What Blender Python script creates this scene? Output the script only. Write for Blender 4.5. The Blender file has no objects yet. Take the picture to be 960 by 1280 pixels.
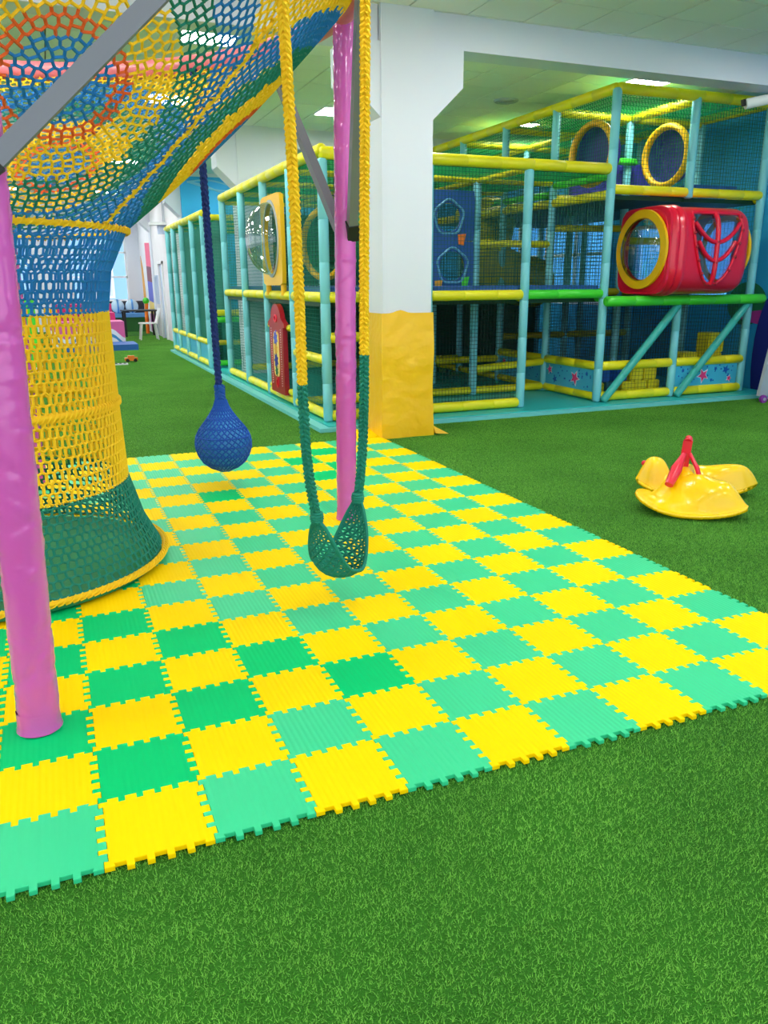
import bpy, bmesh, math, random
import numpy as np
from mathutils import Vector, Matrix, Quaternion
random.seed(7); rng = np.random.default_rng(7)
sc = bpy.context.scene
col = sc.collection
PI = math.pi

# ------------------------------------------------------------------ camera
cam_d = bpy.data.cameras.new('camera'); cam = bpy.data.objects.new('camera', cam_d); col.objects.link(cam)
cam_d.sensor_fit = 'VERTICAL'; cam_d.sensor_height = 24.0; cam_d.lens = 984.52 / 1280 * 24.0
cam_d.clip_start = 0.05; cam_d.clip_end = 200
R = [[0.92458053, -0.38093640, -0.00618980], [-0.11255936, -0.25760208, -0.95967263], [0.36397973, 0.88799135, -0.28105183]]
C0 = Vector((0.03279, -1.92945, 1.53979))
M = Matrix(((R[0][0], -R[1][0], -R[2][0], C0.x), (R[0][1], -R[1][1], -R[2][1], C0.y), (R[0][2], -R[1][2], -R[2][2], C0.z), (0, 0, 0, 1)))
cam.matrix_world = M
sc.camera = cam
# ------------------------------------------------------------------ world, exposure
W = bpy.data.worlds.new('world'); sc.world = W; W.use_nodes = True
W.node_tree.nodes['Background'].inputs[0].default_value = (0.86, 0.93, 1.0, 1)
W.node_tree.nodes['Background'].inputs[1].default_value = 2.0
sc.view_settings.view_transform = 'Standard'; sc.view_settings.look = 'None'
sc.view_settings.gamma = 1.0; sc.view_settings.use_curve_mapping = False
sc.view_settings.exposure = -0.02
LAMP = 38.0

# ------------------------------------------------------------------ materials
def srgb(r, g, b):
    f = lambda c: (c / 255 / 12.92) if c / 255 <= 0.04045 else ((c / 255 + 0.055) / 1.055) ** 2.4
    return (f(r), f(g), f(b), 1.0)
MATS = {}
def mat(name, rgb, rough=0.5, bump=None, scale=60, strength=0.3, dist=0.004, var=0.0, metal=0.0, coat=0.0, emit=None, alpha=None, trans=0.0, spec=0.5, stretch=None):
    m = bpy.data.materials.new(name); m.use_nodes = True
    nt = m.node_tree; b = nt.nodes['Principled BSDF']
    c = srgb(*rgb)
    b.inputs['Base Color'].default_value = c
    b.inputs['Roughness'].default_value = rough
    b.inputs['Metallic'].default_value = metal
    b.inputs['Coat Weight'].default_value = coat
    b.inputs['Specular IOR Level'].default_value = spec
    b.inputs['Transmission Weight'].default_value = trans
    if alpha is not None: b.inputs['Alpha'].default_value = alpha
    if emit is not None:
        b.inputs['Emission Color'].default_value = c; b.inputs['Emission Strength'].default_value = emit
    tc = nt.nodes.new('ShaderNodeTexCoord'); src = tc.outputs['Object']
    if stretch:
        mp = nt.nodes.new('ShaderNodeMapping'); mp.inputs['Scale'].default_value = stretch
        nt.links.new(src, mp.inputs[0]); src = mp.outputs[0]
    if bump:
        if bump == 'noise':
            t = nt.nodes.new('ShaderNodeTexNoise'); t.inputs['Scale'].default_value = scale; t.inputs['Detail'].default_value = 3; out = t.outputs[0]
        elif bump == 'wave':
            t = nt.nodes.new('ShaderNodeTexWave'); t.inputs['Scale'].default_value = scale; t.inputs['Distortion'].default_value = 0.0; out = t.outputs[1]
        elif bump == 'voronoi':
            t = nt.nodes.new('ShaderNodeTexVoronoi'); t.inputs['Scale'].default_value = scale; out = t.outputs[0]
        nt.links.new(src, t.inputs[0])
        bp = nt.nodes.new('ShaderNodeBump'); bp.inputs['Strength'].default_value = strength; bp.inputs['Distance'].default_value = dist
        nt.links.new(out, bp.inputs['Height']); nt.links.new(bp.outputs[0], b.inputs['Normal'])
    if var:
        n = nt.nodes.new('ShaderNodeTexNoise'); n.inputs['Scale'].default_value = 3.0; n.inputs['Detail'].default_value = 4
        nt.links.new(tc.outputs['Object'], n.inputs[0])
        mx = nt.nodes.new('ShaderNodeMix'); mx.data_type = 'RGBA'
        mx.inputs[6].default_value = tuple(x * (1 - var) for x in c[:3]) + (1,)
        mx.inputs[7].default_value = tuple(min(1, x * (1 + var)) for x in c[:3]) + (1,)
        nt.links.new(n.outputs[0], mx.inputs[0]); nt.links.new(mx.outputs[2], b.inputs['Base Color'])
    MATS[name] = m
    return m
mat('mat_yellow', (255, 211, 0), 0.65, 'wave', 15.7, 0.5, 0.002, spec=.06)
mat('mat_green', (50, 200, 142), 0.45, 'wave', 15.7, 0.35, 0.002, spec=.3)
mat('mat_deep', (0, 192, 112), 0.6, 'wave', 15.7, 0.35, 0.002, spec=.08)
mat('pink_vinyl', (206, 84, 182), 0.24, 'noise', 14, 0.3, 0.014, coat=0.6)
mat('salmon_vinyl', (222, 120, 130), 0.35, 'noise', 10, 0.4, 0.015)
mat('grey_metal', (120, 122, 134), 0.45, metal=0.3)
mat('black_strap', (18, 18, 20), 0.6)
mat('cord_blue', (14, 116, 190), 0.75, 'noise', 160, 0.7, 0.004, 0.15)
mat('cord_yellow', (250, 196, 8), 0.75, 'noise', 160, 0.7, 0.004, 0.12)
mat('cord_green', (0, 120, 102), 0.75, 'noise', 160, 0.7, 0.004, 0.2)
mat('cord_orange', (226, 92, 22), 0.75, 'noise', 160, 0.7, 0.004, 0.12)
mat('rope_navy', (14, 44, 124), 0.75, 'noise', 160, 0.7, 0.004, 0.25)
mat('cord_navy', (18, 84, 186), 0.75, 'noise', 160, 0.7, 0.004, 0.2)
mat('ball_blue', (60, 150, 215), 0.5)
mat('disc_green', (0, 130, 78), 0.6, 'noise', 90, 0.6, 0.004, 0.2)
mat('teal_post', (122, 206, 220), 0.4, 'noise', 30, 0.15, 0.003, 0.05)
mat('teal_strut', (60, 176, 168), 0.4, 'noise', 30, 0.15, 0.003, 0.05)
mat('foam_yellow', (238, 226, 22), 0.4, 'noise', 18, 0.25, 0.006)
mat('foam_green', (70, 214, 50), 0.35, 'noise', 18, 0.25, 0.006)
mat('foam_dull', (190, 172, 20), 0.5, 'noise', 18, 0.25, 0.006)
mat('floor_teal', (38, 184, 184), 0.4, 'noise', 20, 0.1, 0.004, 0.05)
mat('edge_teal', (112, 206, 210), 0.4)
mat('net_dark', (10, 84, 66), 0.7)
mat('net_teal', (20, 128, 112), 0.7)
mat('net_green', (30, 186, 100), 0.7)
mat('net_black', (10, 44, 38), 0.7)
mat('net_white', (190, 214, 196), 0.7)
mat('deck_blue', (30, 84, 168), 0.5)
mat('deck_green', (10, 70, 40), 0.6)
mat('shade_green', (10, 84, 70), 0.6)  # dim inside of the play frame put into a dark colour
mat('board_blue', (24, 78, 150), 0.4)
mat('board_purple', (66, 56, 172), 0.4)
mat('swirl_pale', (84, 156, 190), 0.5)
mat('star_panel', (70, 184, 224), 0.35, var=0.12)
mat('star_pink', (240, 62, 134), 0.4)
mat('star_white', (236, 228, 244), 0.4)
mat('star_blue', (26, 92, 190), 0.4)
mat('red_plastic', (228, 12, 54), 0.28, coat=0.2)
mat('red_dark', (170, 8, 34), 0.35)
mat('yellow_plastic', (248, 190, 4), 0.4)
mat('rocker_yellow', (255, 204, 0), 0.25, coat=0.15)
mat('pad_yellow', (246, 190, 8), 0.4, 'noise', 4.5, 0.5, 0.05, coat=0.1)
mat('foam_block_yellow', (244, 230, 40), 0.5)
mat('foam_block_blue', (26, 90, 190), 0.5)
mat('foam_block_teal', (16, 100, 120), 0.5)
mat('white_wall', (218, 222, 236), 0.7, 'noise', 40, 0.05, 0.002)
mat('white_paint', (236, 238, 244), 0.5)
mat('wall_warm', (230, 230, 238), 0.7, var=0.05)
mat('ceil_tile', (236, 238, 234), 0.8, 'noise', 200, 0.15, 0.002)
mat('ceil_grid', (88, 92, 86), 0.6)
mat('blue_wall', (40, 172, 232), 0.6, var=0.08)
mat('mural_pale', (130, 200, 232), 0.6)
mat('mural_navy', (34, 48, 150), 0.6)
mat('mural_purple', (186, 60, 164), 0.6)
mat('mural_green', (24, 120, 76), 0.6)
mat('mural_pink', (238, 100, 136), 0.6)
mat('mural_violet', (92, 96, 206), 0.6)
mat('mural_yellow', (244, 214, 120), 0.6)
mat('mural_orange', (226, 160, 60), 0.6)
mat('mural_maroon', (130, 60, 80), 0.6)
mat('lamp_white', (255, 255, 250), 0.5, emit=LAMP)
mat('chrome', (200, 205, 210), 0.2, metal=0.9)
mat('black_wood', (30, 28, 34), 0.4)
mat('dark_sofa', (44, 44, 58), 0.6)
mat('sofa_base', (26, 92, 34), 0.7)
mat('chair_white', (236, 238, 240), 0.35)
mat('pillow_pale', (196, 220, 240), 0.7, 'noise', 20, 0.2, 0.01, 0.2)
mat('pillow_print', (90, 150, 214), 0.7)
mat('play_pink', (222, 96, 158), 0.4)
mat('play_magenta', (190, 34, 110), 0.4)
mat('play_blue', (34, 96, 178), 0.4)
mat('play_skyblue', (60, 140, 190), 0.4)
mat('play_white', (232, 232, 240), 0.4)
mat('wood_orange', (226, 164, 50), 0.5, var=0.15)
mat('cart_grey', (176, 184, 196), 0.5)
mat('wheel_purple', (150, 60, 170), 0.4)
mat('toy_orange', (236, 120, 20), 0.4)
mat('tyre_black', (20, 20, 22), 0.7)
mat('lamp_case', (232, 234, 236), 0.4)
mat('heater', (190, 206, 232), 0.5)
mat('pane_sky', (128, 184, 228), 0.4)
def clear_mat(name, tint, base):
    m = bpy.data.materials.new(name); m.use_nodes = True; nt = m.node_tree; nt.nodes.clear(); N_ = nt.nodes.new
    o = N_('ShaderNodeOutputMaterial'); t = N_('ShaderNodeBsdfTransparent'); t.inputs[0].default_value = srgb(*tint)
    g = N_('ShaderNodeBsdfGlossy'); g.inputs['Roughness'].default_value = .04; lw = N_('ShaderNodeLayerWeight'); lw.inputs[0].default_value = .35
    ma = N_('ShaderNodeMath'); ma.operation = 'MULTIPLY_ADD'; ma.inputs[1].default_value = .75; ma.inputs[2].default_value = base; ma.use_clamp = True
    mx = N_('ShaderNodeMixShader'); nt.links.new(lw.outputs['Facing'], ma.inputs[0]); nt.links.new(ma.outputs[0], mx.inputs[0])
    nt.links.new(t.outputs[0], mx.inputs[1]); nt.links.new(g.outputs[0], mx.inputs[2]); nt.links.new(mx.outputs[0], o.inputs[0]); MATS[name] = m
clear_mat('film_blue', (150, 208, 244), .02); clear_mat('dome_clear', (226, 238, 238), .10); clear_mat('window_tint', (196, 172, 200), .05)
mat('window_glass', (235, 245, 255), 0.03, alpha=0.12)

# turf: base + blades
def turf_mat(name, c1, c2, rough):
    m = bpy.data.materials.new(name); m.use_nodes = True; nt = m.node_tree; b = nt.nodes['Principled BSDF']
    tc = nt.nodes.new('ShaderNodeNewGeometry')
    n1 = nt.nodes.new('ShaderNodeTexNoise'); n1.inputs['Scale'].default_value = 240; n1.inputs['Detail'].default_value = 3
    n2 = nt.nodes.new('ShaderNodeTexNoise'); n2.inputs['Scale'].default_value = 1.1; n2.inputs['Detail'].default_value = 3
    ad = nt.nodes.new('ShaderNodeMath'); ad.operation = 'MULTIPLY_ADD'; ad.inputs[1].default_value = 0.35
    rp = nt.nodes.new('ShaderNodeValToRGB'); rp.color_ramp.elements[0].position = 0.42; rp.color_ramp.elements[1].position = 0.82
    rp.color_ramp.elements[0].color = srgb(*c1); rp.color_ramp.elements[1].color = srgb(*c2)
    nt.links.new(tc.outputs['Position'], n1.inputs[0]); nt.links.new(tc.outputs['Position'], n2.inputs[0])
    nt.links.new(n2.outputs[0], ad.inputs[0]); nt.links.new(n1.outputs[0], ad.inputs[2]); nt.links.new(ad.outputs[0], rp.inputs[0])
    nt.links.new(rp.outputs[0], b.inputs['Base Color'])
    b.inputs['Roughness'].default_value = rough; b.inputs['Specular IOR Level'].default_value = 0.3
    bp = nt.nodes.new('ShaderNodeBump'); bp.inputs['Strength'].default_value = 0.8; bp.inputs['Distance'].default_value = 0.01
    nt.links.new(n1.outputs[0], bp.inputs['Height']); nt.links.new(bp.outputs[0], b.inputs['Normal'])
    MATS[name] = m
turf_mat('turf_base', (18, 70, 8), (54, 126, 24), 0.9)
turf_mat('turf_blade', (46, 130, 22), (138, 210, 80), 0.55)

# ------------------------------------------------------------------ mesh builder
class MB:
    def __init__(s): s.v = []; s.f = []; s.mi = []; s.cur = 0
    def add(s, vs, fs):
        o = len(s.v); s.v.extend([tuple(v) for v in vs]); s.f.extend([tuple(i + o for i in f) for f in fs]); s.mi.extend([s.cur] * len(fs)); return s
    def box(s, x0, x1, y0, y1, z0, z1):
        return s.add([(x0, y0, z0), (x1, y0, z0), (x1, y1, z0), (x0, y1, z0), (x0, y0, z1), (x1, y0, z1), (x1, y1, z1), (x0, y1, z1)],
                     [(0, 3, 2, 1), (4, 5, 6, 7), (0, 1, 5, 4), (1, 2, 6, 5), (2, 3, 7, 6), (3, 0, 4, 7)])
    def obox(s, p0, p1, w, h, up=(0, 0, 1)):
        p0 = Vector(p0); p1 = Vector(p1); d = (p1 - p0).normalized(); a = d.cross(Vector(up)).normalized() * (w / 2); b = a.cross(d).normalized() * (h / 2)
        vs = [p + i * a + j * b for p in (p0, p1) for i, j in ((-1, -1), (1, -1), (1, 1), (-1, 1))]
        return s.add(vs, [(0, 3, 2, 1), (4, 5, 6, 7), (0, 1, 5, 4), (1, 2, 6, 5), (2, 3, 7, 6), (3, 0, 4, 7)])
    def path(s, pts, r, n=8, cap=True, closed=False, up=None):
        pts = [Vector(p) for p in pts]; k = len(pts)
        rs = r if isinstance(r, (list, tuple)) else [r] * k
        T = []
        for i in range(k):
            a = pts[(i - 1) % k] if (closed or i > 0) else pts[i]; b = pts[(i + 1) % k] if (closed or i < k - 1) else pts[i]
            T.append((b - a).normalized())
        u = T[0].orthogonal().normalized() if up is None else (Vector(up) - T[0] * T[0].dot(Vector(up))).normalized()
        vs = []; fs = []
        for i in range(k):
            if i: u = T[i - 1].rotation_difference(T[i]) @ u
            u = (u - T[i] * u.dot(T[i])).normalized(); w = T[i].cross(u)
            for j in range(n):
                a = 2 * PI * j / n; vs.append(pts[i] + (u * math.cos(a) + w * math.sin(a)) * rs[i])
        for i in range(k if closed else k - 1):
            i2 = (i + 1) % k
            for j in range(n):
                j2 = (j + 1) % n; fs.append((i * n + j, i * n + j2, i2 * n + j2, i2 * n + j))
        if cap and not closed:
            fs.append(tuple(reversed(range(n)))); fs.append(tuple(range((k - 1) * n, k * n)))
        return s.add(vs, fs)
    def cyl(s, p0, p1, r, r1=None, n=14): return s.path([p0, p1], [r, r if r1 is None else r1], n)
    def pill(s, p0, p1, r, n=14, joints=True):   # foam sleeve with rounded ends and faint joint grooves
        p0 = Vector(p0); p1 = Vector(p1); L = (p1 - p0).length; d = (p1 - p0) / L
        st = [(0, .55), (r * .12, .82), (r * .4, 1)]
        if joints:
            t = .42
            while t < L - .25: st += [(t - .006, 1), (t, .93), (t + .006, 1)]; t += .42
        st += [(L - r * .4, 1), (L - r * .12, .82), (L, .55)]
        return s.path([p0 + d * t for t, _ in st], [r * q for _, q in st], n)
    def lathe(s, prof, c=(0, 0, 0), n=24, axis='z', ang=(0, 2 * PI)):
        vs = []; fs = []; full = abs(ang[1] - ang[0] - 2 * PI) < 1e-6; m = n if full else n + 1
        for r, z in prof:
            for j in range(m):
                a = ang[0] + (ang[1] - ang[0]) * j / n; x, y = r * math.cos(a), r * math.sin(a)
                p = (x, y, z) if axis == 'z' else ((z, x, y) if axis == 'x' else (y, z, x))
                vs.append((c[0] + p[0], c[1] + p[1], c[2] + p[2]))
        for i in range(len(prof) - 1):
            for j in range(n):
                j2 = (j + 1) % m; fs.append((i * m + j, i * m + j2, (i + 1) * m + j2, (i + 1) * m + j))
        return s.add(vs, fs)
    def sphere(s, c, r, n=16, m=10, sc=(1, 1, 1)):
        vs = []; fs = []
        for i in range(m + 1):
            t = PI * i / m
            for j in range(n):
                a = 2 * PI * j / n; vs.append((c[0] + r * sc[0] * math.sin(t) * math.cos(a), c[1] + r * sc[1] * math.sin(t) * math.sin(a), c[2] + r * sc[2] * math.cos(t)))
        for i in range(m):
            for j in range(n):
                j2 = (j + 1) % n; fs.append((i * n + j, (i + 1) * n + j, (i + 1) * n + j2, i * n + j2))
        return s.add(vs, fs)
    def prism(s, poly, fn, d):    # poly 2d; fn(u,v,w)->point ; extruded 0..d
        n = len(poly); vs = [fn(u, v, 0) for u, v in poly] + [fn(u, v, d) for u, v in poly]
        fs = [tuple(reversed(range(n))), tuple(range(n, 2 * n))] + [(i, (i + 1) % n, n + (i + 1) % n, n + i) for i in range(n)]
        return s.add(vs, fs)
    def ringplate(s, outer, inner, fn, d):   # plate with a hole: two loops with the same count
        n = len(outer); vs = [fn(u, v, w) for w in (0, d) for L in (outer, inner) for u, v in L]; fs = []
        for i in range(n):
            j = (i + 1) % n
            fs += [(i, n + i, n + j, j), (2 * n + i, 2 * n + j, 3 * n + j, 3 * n + i), (i, j, 2 * n + j, 2 * n + i), (n + i, 3 * n + i, 3 * n + j, n + j)]
        return s.add(vs, fs)
    def torus(s, c, R_, r, n=40, m=8, fn=None):
        pts = [(c[0] + R_ * math.cos(2 * PI * i / n), c[1] + R_ * math.sin(2 * PI * i / n), c[2]) for i in range(n)]
        return s.path(pts, r, m, closed=True)
    def strand(s, P, Q, r):       # 3-sided straight prism
        P = Vector(P); Q = Vector(Q); d = (Q - P); u = d.orthogonal().normalized() * r; w = d.normalized().cross(u)
        o = [u, -0.5 * u + .866 * w, -0.5 * u - .866 * w]
        return s.add([P + a for a in o] + [Q + a for a in o], [(0, 1, 4, 3), (1, 2, 5, 4), (2, 0, 3, 5)])
    def seg(s, P, Q, r, nrm):     # 4-sided cord piece
        P = Vector(P); Q = Vector(Q); d = (Q - P)
        if d.length < 1e-6: return s
        d.normalize(); P = P - d * r * .5; Q = Q + d * r * .5
        a = d.cross(nrm).normalized() * r; b = Vector(nrm).normalized() * r
        return s.add([P + a, P + b, P - a, P - b, Q + a, Q + b, Q - a, Q - b], [(0, 1, 5, 4), (1, 2, 6, 5), (2, 3, 7, 6), (3, 0, 4, 7)])
    def mesh(s, name, mats, origin=(0, 0, 0), smooth=35, fix=True):
        me = bpy.data.meshes.new(name); o = Vector(origin)
        me.from_pydata([(v[0] - o.x, v[1] - o.y, v[2] - o.z) for v in s.v], [], s.f)
        ms = mats if isinstance(mats, (list, tuple)) else [mats]
        for m in ms: me.materials.append(MATS[m])
        if len(ms) > 1: me.polygons.foreach_set('material_index', s.mi)
        if fix and len(s.f) < 6000:
            bm = bmesh.new(); bm.from_mesh(me); bmesh.ops.recalc_face_normals(bm, faces=bm.faces); bm.to_mesh(me); bm.free()
        if smooth:
            me.polygons.foreach_set('use_smooth', [True] * len(me.polygons)); me.set_sharp_from_angle(angle=math.radians(smooth))
        me.update(); return me

ORIG = {}
def tag(o, label=None, cat=None, group=None, kind=None):
    if label: o['label'] = label
    if cat: o['category'] = cat
    if group: o['group'] = group
    if kind: o['kind'] = kind
    return o
def thing(name, loc, label, cat, group=None, kind=None):
    o = bpy.data.objects.new(name, None); o.empty_display_size = .1; col.objects.link(o); o.location = loc; ORIG[o.name] = Vector(loc)
    return tag(o, label, cat, group, kind)
def part(name, mb, mats, parent, label=None, smooth=35, kind=None):
    og = ORIG[parent.name]; me = mb.mesh(name, mats, og, smooth)
    o = bpy.data.objects.new(name, me); col.objects.link(o); o.parent = parent; ORIG[o.name] = og
    return tag(o, label, None, None, kind)
def inst(name, me, parent, offset=(0, 0, 0), rot=None):
    o = bpy.data.objects.new(name, me); col.objects.link(o); o.parent = parent; o.location = offset
    if rot: o.rotation_euler = rot
    ORIG[o.name] = ORIG[parent.name] + Vector(offset); return o
def single(name, mb, mats, label=None, cat=None, group=None, kind=None, smooth=35, loc=None):
    loc = loc if loc is not None else (0, 0, 0); me = mb.mesh(name, mats, loc, smooth)
    o = bpy.data.objects.new(name, me); col.objects.link(o); o.location = loc; ORIG[o.name] = Vector(loc)
    return tag(o, label, cat, group, kind)
def circ(cx, cy, rx, ry=None, n=32, a0=0):
    ry = rx if ry is None else ry
    return [(cx + rx * math.cos(a0 + 2 * PI * i / n), cy + ry * math.sin(a0 + 2 * PI * i / n)) for i in range(n)]
def rrect(cx, cy, w, h, n=32, p=6):     # superellipse loop, same count as circ
    out = []
    for i in range(n):
        a = 2 * PI * i / n; c, s_ = math.cos(a), math.sin(a)
        k = (abs(c) ** p + abs(s_) ** p) ** (-1 / p); out.append((cx + w / 2 * c * k, cy + h / 2 * s_ * k))
    return out
def proj(p):
    v = Vector(p) - C0; x = sum(R[0][i] * v[i] for i in range(3)); y = sum(R[1][i] * v[i] for i in range(3)); z = sum(R[2][i] * v[i] for i in range(3))
    return (984.52 * x / z + 480, 984.52 * y / z + 640, z) if z > .01 else (-9999, -9999, z)

# ------------------------------------------------------------------ setting
XL, XR, YN, YF, ZC = -6.3, 9.3, -6.3, 27.0, 3.9
fl = MB(); fl.add([(XL, YN, 0), (XR, YN, 0), (XR, YF, 0), (XL, YF, 0)], [(0, 1, 2, 3)])
floor = single('floor', fl, 'turf_base', kind='structure')
cl = MB(); cl.box(XL, XR, YN, YF, ZC + .02, ZC + .1)
ceiling = single('ceiling', cl, 'ceil_grid', kind='structure')
# ceiling tiles, 0.6 m grid, and the light panels that replace some of them
lamp_xy = [(x, y) for x in (-5.4, -3.0, -.6, 1.8, 4.2, 7.2) for y in (-2.1, .9, 3.9, 6.9, 9.9, 12.9, 15.9, 18.9, 21.9, 24.9)]
lampset = {(round(x, 1), round(y, 1)) for x, y in lamp_xy}
tm = MB(); tm.box(-.292, .292, -.292, .292, 0, .02); tile_me = tm.mesh('ceiling_tile', 'ceil_tile', smooth=0)
cand = []
nx = int((XR - XL) / .6); ny = int((YF - YN) / .6)
for i in range(nx):
    for j in range(ny):
        x = round(-6.0 + .6 * i, 2); y = round(-5.7 + .6 * j, 2)
        if (round(x, 1), round(y, 1)) in lampset: continue
        u, v, z = proj((x, y, ZC)); vis = z > 0 and -60 < u < 1020 and -60 < v < 1300
        cand.append((0 if vis else 1, z if z > 0 else 999, x, y))
cand.sort(); rest = MB()
for k, (_, _, x, y) in enumerate(cand):
    dz = -rng.random() * .004
    if k < 295: inst('ceiling_tile', tile_me, ceiling, (x, y, ZC - .005 + dz))
    else: rest.box(x - .294, x + .294, y - .294, y + .294, ZC - .005, ZC + .015)
part('ceiling_tile', rest, 'ceil_tile', ceiling, kind='stuff', smooth=0)
fr = MB(); fr.ringplate([(-.3, -.3), (.3, -.3), (.3, .3), (-.3, .3)], [(-.27, -.27), (.27, -.27), (.27, .27), (-.27, .27)], lambda u, v, w: (u, v, w), .03)
fr_me = fr.mesh('frame', 'white_paint', smooth=0)
df = MB(); df.box(-.268, .268, -.268, .268, .006, .02); df_me = df.mesh('diffuser', 'lamp_white', smooth=0)
lamp_lbl = {(4.2, 9.9): 'small lit ceiling panel seen left of the white column above the playground',
            (7.2, 6.9): 'bright square ceiling panel above the tall corner post of the playground',
            (7.2, 9.9): 'lit ceiling panel half hidden by the slanting yellow top beam',
            (1.8, 6.9): 'bright ceiling panel shining through the crocheted canopy net near the top'}
def lamp_where(x, y):
    row = {-5.4: 'row along the left hand windows', -3.0: 'row just inside the left hand windows', -.6: 'row behind the crochet tower', 1.8: 'row over the open turf lane', 4.2: 'row beside the white columns', 7.2: 'row over the tall play frame'}[x]
    far = sorted({q for _, q in lamp_xy}, reverse=True).index(y)
    return 'lit ceiling panel in the %s, %s' % (row, ['at the far end', 'second from the far end', 'third from the far end', 'fourth from the far end', 'fifth from the far end', 'sixth from the far end', 'seventh from the far end', 'eighth from the far end'][min(far, 7)])
for x, y in lamp_xy:
    u, v, z = proj((x, y, ZC)); inview = z > 0 and -40 < u < 1000 and -40 < v < 1300
    k = (x, y)
    lb = lamp_lbl.get(k, lamp_where(x, y) if inview else 'square lit ceiling panel above the part of the hall out of the picture')
    g = 'ceiling light panels' if (k in lamp_lbl or inview) else 'ceiling light panels outside the picture'
    t = thing('ceiling_light', (x, y, ZC - .02), lb, 'ceiling light', g)
    inst('frame', fr_me, t); inst('diffuser', df_me, t)
vt = thing('ceiling_vent', (6.1, 8.4, ZC - .02), 'round grey vent in the ceiling between the white column and the tall play frame', 'vent')
m = MB(); m.lathe([(.17, .015), (.17, 0), (.15, -.01), (.13, 0), (.11, 0)], ORIG[vt.name], 24); part('rim', m, 'cart_grey', vt)
m = MB()
for r_ in (.1, .07, .04): m.torus(tuple(ORIG[vt.name] + Vector((0, 0, -.002))), r_, .008, 20, 6)
part('grille', m, 'cart_grey', vt)

# walls
def wall_holes(name, axis, pos, a0, a1, holes, matn, thick=.2):   # plane wall with rectangular holes
    m = MB(); xs = sorted({a0, a1} | {h[0] for h in holes} | {h[1] for h in holes}); zs = sorted({0, ZC} | {h[2] for h in holes} | {h[3] for h in holes})
    for i in range(len(xs) - 1):
        for j in range(len(zs) - 1):
            cx, cz = (xs[i] + xs[i + 1]) / 2, (zs[j] + zs[j + 1]) / 2
            if any(h[0] < cx < h[1] and h[2] < cz < h[3] for h in holes): continue
            if axis == 'x': m.box(pos, pos + thick, xs[i], xs[i + 1], zs[j], zs[j + 1])
            else: m.box(xs[i], xs[i + 1], pos, pos + thick, zs[j], zs[j + 1])
    return single(name, m, matn, kind='structure', smooth=0)
wn = [0]
def window(axis, pos, a0, a1, z0, z1, bars=2, rails=1, glass='window_glass'):
    wn[0] += 1
    t = thing('window_%d' % wn[0], (pos, a0, z0) if axis == 'x' else (a0, pos, z0), None, None, kind='structure')
    P = (lambda a, b, c, d: (pos + .06, pos + .14, a, b, c, d)) if axis == 'x' else (lambda a, b, c, d: (a, b, pos + .06, pos + .14, c, d))
    m = MB()
    for q in ((a0, a0 + .06, z0, z1), (a1 - .06, a1, z0, z1), (a0, a1, z0, z0 + .06), (a0, a1, z1 - .06, z1)): m.box(*P(*q))
    for i in range(1, bars): a = a0 + (a1 - a0) * i / bars; m.box(*P(a - .03, a + .03, z0, z1))
    for i in range(1, rails + 1): z = z0 + (z1 - z0) * i / (rails + 1); m.box(*P(a0, a1, z - .03, z + .03))
    part('window_frame', m, 'white_paint', t, smooth=0)
    for i in range(bars):
        a, b = a0 + (a1 - a0) * i / bars, a0 + (a1 - a0) * (i + 1) / bars
        m = MB()
        if axis == 'x': m.box(pos + .095, pos + .105, a, b, z0, z1)
        else: m.box(a, b, pos + .095, pos + .105, z0, z1)
        part('pane', m, glass, t, smooth=0)
wall_right = wall_holes('wall_right', 'x', XR, YN, 17.5, [(-3, 0, 1.0, 3.0), (7.3, 9.5, 1.2, 2.4), (10.2, 14.2, 1.1, 2.9)], 'blue_wall')
window('x', XR, -3, 0, 1.0, 3.0, 2); window('x', XR, 7.3, 9.5, 1.2, 2.4, 2, 0, 'film_blue'); window('x', XR, 10.2, 14.2, 1.1, 2.9, 4, 1, 'film_blue')
wall_back = wall_holes('wall_back', 'y', 17.3, 3.05, XR, [], 'blue_wall')
wall_corridor = wall_holes('wall_corridor', 'x', 3.05, 17.42, YF, [(21.3, 22.1, 0, 2.05)], 'wall_warm')
wall_far = wall_holes('wall_far', 'y', YF, XL, 3.25, [(-5.4, -3.4, 1.0, 3.2), (-2.4, -.4, 1.0, 3.2), (.8, 2.62, .95, 3.3)], 'white_wall')
window('y', YF, .8, 2.62, .95, 3.3, 2, 2); window('y', YF, -2.4, -.4, 1.0, 3.2, 2); window('y', YF, -5.4, -3.4, 1.0, 3.2, 2)
wl = [(-4.5 + 4.6 * k, -4.5 + 4.6 * k + 3.2, .9, 3.2) for k in range(7)]
wall_left = wall_holes('wall_left', 'x', XL - .2, YN, YF, wl, 'white_wall')
for h in wl: window('x', XL - .2, *h, 3, 1)
# far door (in the corridor wall)
d = thing('door_1', (3.05, 21.3, 0), None, None, kind='structure')
m = MB(); m.box(3.0, 3.1, 21.24, 21.32, 0, 2.1); m.box(3.0, 3.1, 22.08, 22.16, 0, 2.1); m.box(3.0, 3.1, 21.24, 22.16, 2.04, 2.12); part('door_frame', m, 'white_paint', d, smooth=0)
m = MB(); m.box(3.05, 3.1, 21.33, 22.07, .02, 2.03); part('door_leaf', m, 'heater', d, smooth=0)
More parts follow.
